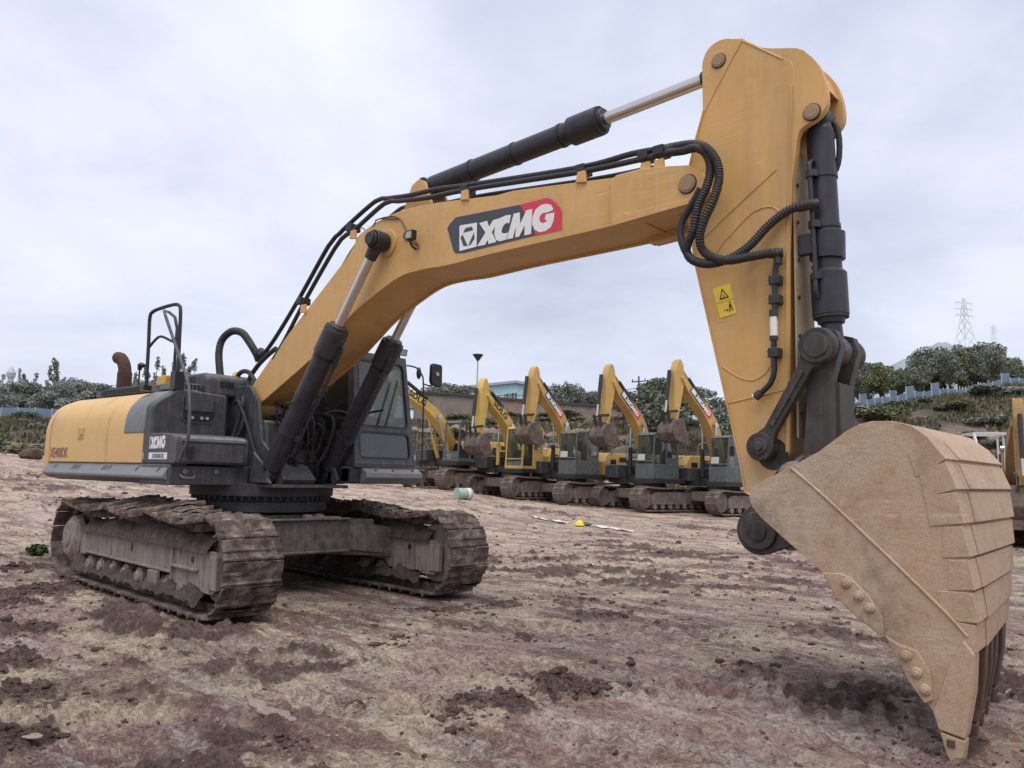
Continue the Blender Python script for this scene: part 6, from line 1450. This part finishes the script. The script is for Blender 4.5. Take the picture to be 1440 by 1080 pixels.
for f_w, zc_ in ((.10, .50), (.47, .52), (.54, .52), (.62, .52), (.68, .52), (.84, .62), (.93, .62), (.99, .62)):
    c = A0_+dAB*f_w; z = zb+3.6+(tB-zb-4)*(.35 if f_w < .8 else .42)
    mb = MB(); d_ = dAB.normalized()*.42
    mb.add([L3(c-d_+nrm*.05, z-.55), L3(c+d_+nrm*.05, z-.55), L3(c+d_+nrm*.05, z+.6), L3(c-d_+nrm*.05, z+.6)], [(0,1,2,3)]); w_ = mb.build('window', M['pane'], BD, smooth=0)
    mb = MB(); mb.bar(L3(c+nrm*.1, z-.55), L3(c+nrm*.1, z+.6), .08, .08); mb.bar(L3(c-d_+nrm*.1, z+.6), L3(c+d_+nrm*.1, z+.6), .1, .1); mb.build('frame', M['white'], w_)
# small pale tower far left
q = [(-158.999,45.926,15.445),(-158.777,45.533,19.38)]
TW = thing('water_tower', 'tiny pale tower on the skyline at the far left', 'tower', (q[0][0], q[0][1], q[0][2]-6)); h_ = q[1][2]-q[0][2]+6
mb = MB(); mb.cyl((0, 0, 0), (0, 0, h_*.8), .6, .5, 12); mb.build('shaft', M['roof'], TW); mb = MB(); mb.cyl((0, 0, h_*.8), (0, 0, h_*.88), .7, .8, 14); mb.cyl((0, 0, h_*.88), (0, 0, h_), .8, .1, 14); mb.build('tank', M['roof'], TW)
# light mast
q = [(-45.651,52.155,7.837),(-45.354,51.63,13.083)]
LM = thing('light_mast', 'tall thin light mast with an inverted cone head left of the pale blue building', 'light mast', (q[0][0], q[0][1], q[0][2]-2)); h_ = q[1][2]-q[0][2]+2
mb = MB(); mb.cyl((0, 0, 0), (0, 0, h_), .11, .06, 12); mb.build('pole', M['galv'], LM)
mb = MB(); mb.cyl((0, 0, h_-.45), (0, 0, h_+.15), .10, .52, 20); mb.cyl((0, 0, h_+.15), (0, 0, h_+.22), .58, .5, 20); mb.build('lamp_head', M['grey'], LM)
# poles
for (x_, y0_, y1_, D_, lab) in ((898, 600, 528, 60, 'dark utility pole rising between the third and fourth raised booms'), (1048, 600, 545, 62, 'dark utility pole hidden close to the big yellow arm'), (567, 600, 540, 70, 'thin utility pole beside the cab of the big excavator')):
    q0_ = CP+ (fw+r2*(x_-720)/FPX+u2*(540-y0_)/FPX)*D_; q1_ = CP+(fw+r2*(x_-720)/FPX+u2*(540-y1_)/FPX)*D_
    z0_ = H(q0_.x, q0_.y); root = thing('utility_pole', lab, 'pole', (q0_.x, q0_.y, z0_)); h_ = q1_.z-z0_
    mb = MB(); mb.cyl((0, 0, -.3), (0, 0, h_), .09, .06, 10); mb.build('shaft', M['pole'], root); mb = MB(); mb.bar((-.6, 0, h_-.4), (.6, 0, h_-.4), .08, .08)
    for k in (-.55, 0, .55): mb.cyl((k, 0, h_-.36), (k, 0, h_-.2), .04)
    mb.build('crossarm', M['pole'], root)
def wire(pts, sag, label):
    mb = MB(); P = []
    for i in range(len(pts)-1):
        a, b = Vector(pts[i]), Vector(pts[i+1])
        for k in range(12): t = k/12; q = a.lerp(b, t); q.z -= sag*4*t*(1-t); P.append(q)
    P.append(Vector(pts[-1])); mb.tube(P, .022, 5, smooth=False); return tag(mb.build('overhead_wire', M['pole'], None), label, 'wire')
wire([(-43.815,40.302,8.656),(-22.729,45.371,8.023),(-14.669,52.36,8.053)], .6, 'upper thin overhead wire crossing the sky behind the row of raised booms')
wire([(-43.833,40.333,8.35),(-22.741,45.392,7.813),(-14.687,52.392,7.738)], .7, 'lower thin overhead wire crossing just above the retaining wall')
wire([(-60.959,12.24,7.724),(-53.837,21.1,7.62),(-49.066,27.879,7.8)], .5, 'thin overhead wire above the trees at the far left')

# pylons
def pylon(name, x, y0, y1, D, lab):
    a = CP+(fw+r2*(x-720)/FPX+u2*(540-y0)/FPX)*D; b = CP+(fw+r2*(x-720)/FPX+u2*(540-y1)/FPX)*D; h = b.z-a.z
    root = thing(name, lab, 'pylon', (a.x, a.y, a.z), YAW+.3); w = h*.16; mb = MB(); th = h*.007
    lv = [0, .25, .45, .62, .76, .88, 1]; wd = [1, .66, .45, .3, .24, .2, .04]
    def c(i, sx, sy): return (sx*w*wd[i], sy*w*wd[i], h*lv[i])
    for i in range(6):
        for sx in (-1, 1):
            for sy in (-1, 1): mb.bar(c(i, sx, sy), c(i+1, sx, sy), th, th)
            mb.bar(c(i, sx, -1), c(i+1, sx, 1), th*.7, th*.7); mb.bar(c(i, sx, 1), c(i+1, sx, -1), th*.7, th*.7); mb.bar(c(i, -1, sx), c(i+1, 1, sx), th*.7, th*.7); mb.bar(c(i, 1, sx), c(i+1, -1, sx), th*.7, th*.7)
    mb.build('lattice', M['pylon'], root)
    for f in (.66, .78, .90):
        mb = MB()
        for s in (-1, 1): mb.bar((0, 0, h*f+h*.03), (s*h*.20, 0, h*f), th, th); mb.bar((0, 0, h*f-h*.01), (s*h*.20, 0, h*f), th, th); mb.bar((s*h*.19, 0, h*f), (s*h*.19, 0, h*f-h*.05), th*.7, th*.7)
        mb.build('crossarm', M['pylon'], root)
pylon('pylon', 1358, 492, 417, 230, 'tall lattice power pylon on the hilltop at the right, nearer of the two')
pylon('pylon', 1398, 490, 456, 420, 'small faint lattice pylon farther off to the right of the tall one')

# distant hills
def hill(name, prof, D, mat, depth=120):
    vs = []; n = len(prof); P = []
    for i in range(n-1):
        for k in range(14):
            t = k/14; P.append((prof[i][0]*(1-t)+prof[i+1][0]*t, prof[i][1]*(1-t)+prof[i+1][1]*t))
    rows = []
    for r_, (dd, dz) in enumerate(((-depth*.8, -1), (-depth*.4, -.45), (-depth*.15, -.12), (0, 0), (depth*.5, -.5), (depth, -1))):
        row = []
        for i, (x, y) in enumerate(P):
            d_ = D+dd; c_ = CP+(fw+r2*(x-720)/FPX+u2*(540-y)/FPX)*D; g_ = CP+(fw+r2*(x-720)/FPX)*d_
            hz_ = c_.z; z = hz_*(1+dz)+(5*fbm(np.array([x*.03]), np.array([dd*.03+3]), 4, 8)[0]*(1 if -1 < dz else 0)); row.append((g_.x, g_.y, z if dz > -1 else 0))
        rows.append(row)
    m_ = len(P); vs = [q for r_ in rows for q in r_]; mb = MB(); mb.add(vs, [(i*m_+j, i*m_+j+1, (i+1)*m_+j+1, (i+1)*m_+j) for i in range(len(rows)-1) for j in range(m_-1)])
    return mb.build(name, mat, None, smooth=80, kind='structure')
M['hill'] = muddy('hazy_hill', [(.24, .29, .31), (.28, .33, .34), (.33, .37, .37)], .03, 0)  # distance haze is mixed into the hill colour
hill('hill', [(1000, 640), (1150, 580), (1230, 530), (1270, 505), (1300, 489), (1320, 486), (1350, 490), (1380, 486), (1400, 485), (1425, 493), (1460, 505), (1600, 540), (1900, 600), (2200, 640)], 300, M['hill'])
M['hillfar'] = simple('haze_pale_far_hill', (.36, .41, .46), .9, 0, .05, .02, 0)  # paler still, more haze put into the colour
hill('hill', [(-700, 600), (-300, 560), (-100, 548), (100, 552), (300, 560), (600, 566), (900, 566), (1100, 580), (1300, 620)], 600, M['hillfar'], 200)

# ------------------------------------------------------------------ trees
def leafcloud(n, clumps, size, name, mat, flat_=1.0, droop=0):
    """leaf sized quads spread through a set of clumps (centre, radii)"""
    w = np.array([c[1][0]*c[1][1]*c[1][2] for c in clumps])**.7; w = w/w.sum(); idx = RS.choice(len(clumps), n, p=w)
    C = np.array([c[0] for c in clumps])[idx]; Rr = np.array([c[1] for c in clumps])[idx]
    d = RS.normal(0, 1, (n, 3)); d /= np.linalg.norm(d, axis=1)[:, None]; d *= (RS.uniform(.15, 1, (n, 1))**.5)
    P = C+d*Rr; P[:, 2] -= droop*RS.uniform(0, 1, n)
    a = RS.normal(0, 1, (n, 3)); a[:, 2] *= flat_; a /= np.linalg.norm(a, axis=1)[:, None]; b = np.cross(a, RS.normal(0, 1, (n, 3))); b /= np.linalg.norm(b, axis=1)[:, None]
    s = (size*RS.uniform(.55, 1.3, n))[:, None]
    V = np.stack([P-a*s-b*s*.55, P+a*s-b*s*.55, P+a*s*.9+b*s*.55, P-a*s*.8+b*s*.55], 1).reshape(-1, 3); F = np.arange(n*4).reshape(-1, 4)
    return mesh_np(name, V, F, mat)
M['bark'] = muddy('bark', [(.05, .04, .032), (.10, .08, .065), (.15, .125, .10)], 6, .5)
LG = {'dark': leafmat('dark_foliage', (.07, .085, .06), (.13, .15, .105), (.21, .235, .16)),
      'grey': leafmat('grey_green_foliage', (.11, .125, .10), (.19, .21, .17), (.30, .32, .26)),
      'olive': leafmat('olive_foliage', (.07, .08, .04), (.16, .17, .08), (.27, .27, .13)),
      'far': leafmat('hazy_foliage', (.18, .205, .195), (.25, .275, .255), (.34, .36, .335))}  # 'far' carries distance haze in its leaf colours
def tree_proto(kind, mat, h=6.0, seed=0):
    rs = random.Random(seed); root = thing('tree', 'x', 'tree'); mb = MB(); clumps = []
    if kind == 'round':
        mb.cyl((0, 0, -.3), (.05, 0, h*.35), .14, .10, 8)
        for k in range(9):
            a = rs.uniform(0, 6.28); r_ = rs.uniform(.6, h*.30); z = h*rs.uniform(.38, .88); e = (r_*math.cos(a), r_*math.sin(a), z); mb.cyl((.05, 0, h*rs.uniform(.2, .35)), e, .055, .02, 6)
            clumps.append((e, (h*rs.uniform(.12, .2), h*rs.uniform(.12, .2), h*rs.uniform(.09, .15))))
        clumps.append(((0, 0, h*.88), (h*.13, h*.13, h*.11))); n = 2600; size = .12
    elif kind == 'poplar':
        mb.cyl((0, 0, -.3), (0, 0, h*.97), .10, .02, 8)
        for k in range(26):
            z = h*rs.uniform(.18, .97); a = rs.uniform(0, 6.28); r_ = (1-z/h)*h*.11+.1; e = (r_*math.cos(a), r_*math.sin(a), z+h*.06); mb.cyl((0, 0, z-h*.04), e, .02, .006, 5); clumps.append((e, (.22+r_*.3, .22+r_*.3, h*.06)))
        n = 1900; size = .11
    elif kind == 'willow':
        mb.cyl((0, 0, -.3), (0, 0, h*.45), .15, .1, 8)
        for k in range(12):
            a = rs.uniform(0, 6.28); r_ = rs.uniform(.3, h*.34); z = h*rs.uniform(.55, .9); e = (r_*math.cos(a), r_*math.sin(a), z); mb.cyl((0, 0, h*.4), e, .05, .02, 6); clumps.append((e, (h*.11, h*.11, h*.13)))
            clumps.append(((e[0]*1.15, e[1]*1.15, z-h*.2), (h*.06, h*.06, h*.2)))
        n = 2600; size = .11
    else:  # shrub
        for k in range(6):
            a = rs.uniform(0, 6.28); e = (.5*math.cos(a)*h*.5, .5*math.sin(a)*h*.5, h*rs.uniform(.35, .75)); mb.cyl((0, 0, -.1), e, .03, .01, 5); clumps.append((e, (h*.28, h*.28, h*.22)))
        n = 1100; size = .09
    mb.build('trunk', M['bark'], root); c = leafcloud(n, clumps, size, 'crown', mat, droop=.3 if kind == 'willow' else 0); c.parent = root
    return root
PRO = {}
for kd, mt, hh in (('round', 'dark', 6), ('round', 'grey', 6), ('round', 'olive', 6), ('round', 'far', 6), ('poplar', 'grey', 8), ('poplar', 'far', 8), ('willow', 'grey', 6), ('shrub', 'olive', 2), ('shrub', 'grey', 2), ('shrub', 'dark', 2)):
    for sd_ in range(2): PRO[(kd, mt, sd_)] = [tree_proto(kd, LG[mt], hh, sd_+len(PRO)), hh, False]
def plant(kd, mt, px, ytop, D, ybase=None, wide=1., label='', group=None, name='tree', cat='tree'):
    """stand a tree at image column px, depth D, tall enough to reach ytop"""
    q = CP+(fw+r2*(px-720)/FPX)*D; z0 = H(q.x, q.y); top = CP+(fw+r2*(px-720)/FPX+u2*(540-ytop)/FPX)*D; h = max(.8, top.z-z0)
    rec = PRO[(kd, mt, random.randint(0, 1))]
    if rec[2]: o = copy_tree(rec[0])
    else: o = rec[0]; rec[2] = True
    s = h/rec[1]; o.name = name; o.location = (q.x, q.y, z0-.05); w = s*wide if s*wide > .5 else .5; o.scale = (w, w, s); o.rotation_euler = (0, 0, random.uniform(0, 6.28))
    o['label'] = label; o['category'] = cat
    if group: o['group'] = group
    return o
random.seed(21)
G1 = 'trees above the blue fence on the right-hand hillside'; L1_ = 'one of the dark green trees crowding above the blue hillside fence'
for k in range(56):
    px = 1150+ (k*5.6) % 330+random.uniform(-6, 6); D = random.uniform(74, 96)
    sky_ = np.interp(px, [1150, 1200, 1225, 1250, 1270, 1290, 1310, 1350, 1380, 1400, 1430, 1480], [540, 502, 500, 512, 506, 492, 486, 478, 478, 482, 500, 510])
    kd = 'round'; mt = random.choice(['dark', 'grey', 'grey', 'grey', 'olive']) if px > 1180 else 'grey'
    plant(kd, mt, px, sky_+random.uniform(0, 26), D, wide=random.uniform(.7, 1.1), label={'dark': 'one of the dark green trees crowding above the blue hillside fence', 'grey': 'one of the grey green trees crowding above the blue hillside fence', 'olive': 'one of the yellowish olive trees among darker ones above the hillside fence'}[mt], group=G1)
for px, yt, D, w in ((905, 536, 66, 1.1), (925, 528, 64, 1.0), (945, 530, 68, 1.1), (918, 545, 60, 1.2), (962, 536, 66, 1.), (985, 545, 68, 1.), (880, 548, 70, .9), (1060, 545, 66, 1.1), (1100, 540, 70, 1.1), (1130, 535, 70, 1.1), (935, 552, 57, 1.2), (1010, 556, 60, 1.)):
    plant('round', 'dark' if px in (925, 945, 918, 935) else 'grey', px, yt, D, wide=w, label='one of the trees in the dark clump behind the right half of the row', group='dark clump of trees behind the right half of the row')
for px, yt, D, lab in ((792, 533, 96, 'left one of two drooping green willows right of the pale blue building'), (808, 536, 98, 'right one of two drooping green willows, farther from the pale blue building')):
    plant('willow', 'grey', px, yt, D, wide=1.0, label=lab)
for px, yt, D in ((612, 540, 92), (624, 536, 94), (637, 541, 92)): plant('round', 'grey', px, yt, D, wide=1.5, label='one of the round bushy trees on the wall top left of the light mast', group='bushy trees left of the light mast')
for px, yt, D in ((835, 548, 96), (850, 552, 96), (822, 556, 97), (866, 556, 96)): plant('round', 'grey', px, yt, D, wide=1.3, label='one of the low trees on the skyline between the second and third raised booms', group='low skyline trees between the booms')
G2 = 'trees along the far left skyline'
for k in range(44):
    px = -110+k*9.3+random.uniform(-4, 4); yt = random.uniform(532, 552)-(12 if 110 < px < 150 else 0)
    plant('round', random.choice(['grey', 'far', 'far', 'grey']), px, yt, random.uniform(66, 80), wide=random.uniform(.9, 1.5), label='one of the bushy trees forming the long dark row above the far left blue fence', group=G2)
G3 = 'slender poplars above the left-hand trees'
for px, yt in ((27, 522), (34, 530), (50, 528), (68, 520), (75, 510), (79, 524), (4, 530), (90, 535), (-20, 525), (205, 520), (219, 508), (228, 520), (244, 512), (256, 504), (264, 520), (272, 510), (190, 528), (120, 540)):
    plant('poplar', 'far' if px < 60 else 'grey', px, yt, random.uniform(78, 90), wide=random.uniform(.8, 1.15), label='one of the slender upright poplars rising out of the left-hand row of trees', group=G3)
G4 = 'shrubs scattered over the slopes'
for k in range(95):
    px = random.choice([random.uniform(560, 1010), random.uniform(1180, 1460), random.uniform(1180, 1460), random.uniform(-40, 60), random.uniform(600, 900)])
    D = random.uniform(44, 84 if px < 1000 else 66); q = CP+(fw+r2*(px-720)/FPX)*D; z0 = H(q.x, q.y)
    rec = PRO[('shrub', random.choice(['olive', 'grey', 'dark']), random.randint(0, 1))]; o = copy_tree(rec[0]) if rec[2] else rec[0]; rec[2] = True; s = random.uniform(.35, 1.0)
    o.name = 'shrub'; o.location = (q.x, q.y, z0-.1); o.scale = (s*1.5, s*1.5, s*.65); o.rotation_euler = (0, 0, random.uniform(0, 6.28)); tag(o, 'one of the low scrubby bushes scattered over the grassy slopes behind the yard', 'shrub', G4)
for rec in PRO.values():
    if not rec[2]:
        for c in list(rec[0].children): bpy.data.objects.remove(c)
        bpy.data.objects.remove(rec[0])
# dry grass on the banks: countless
n = 190000; D = RS.uniform(38, 92, n)**1.0; px = RS.uniform(-80, 1560, n); S_ = (px-720)/FPX*D
x = CP.x+FH.x*D+RH.x*S_; y = CP.y+FH.y*D+RH.y*S_; z, _, gr_ = height_np(x, y, False); keep = (gr_ > .35) & (fbm(x*.3, y*.3, 3, 55) > -.3)
x, y, z = x[keep], y[keep], z[keep]; n = len(x); hgt = RS.uniform(.08, .38, n); a = RS.uniform(0, 6.28, n); w = RS.uniform(.04, .12, n); lx_, ly_ = RS.normal(0, .12, n), RS.normal(0, .12, n)
V = np.stack([np.stack([x-w*np.cos(a), y-w*np.sin(a), z-.05], 1), np.stack([x+w*np.cos(a), y+w*np.sin(a), z-.05], 1), np.stack([x+lx_, y+ly_, z+hgt], 1)], 1).reshape(-1, 3)
M['grass'] = leafmat('dry_grass', (.05, .05, .025), (.12, .11, .065), (.24, .20, .14))
mesh_np('dry_grass', V, np.arange(n*3).reshape(-1, 3), M['grass'], 'stuff')
# small green weeds: one on the bucket back, one behind the left track
def weed(loc, r, label, n=160):
    cl = leafcloud(n, [((0, 0, r*.5), (r, r, r*.6))], r*.22, 'weed', M['weed']); cl.location = loc; tag(cl, label, 'weed')
M['weed'] = leafmat('fresh_weed', (.025, .04, .015), (.05, .075, .03), (.09, .12, .05))
q = [(-5.09,-0.814)][0]; weed((q[0], q[1], H(*q)+.02), .15, 'small green weed on the mud beside the rear end of the near track', 200)
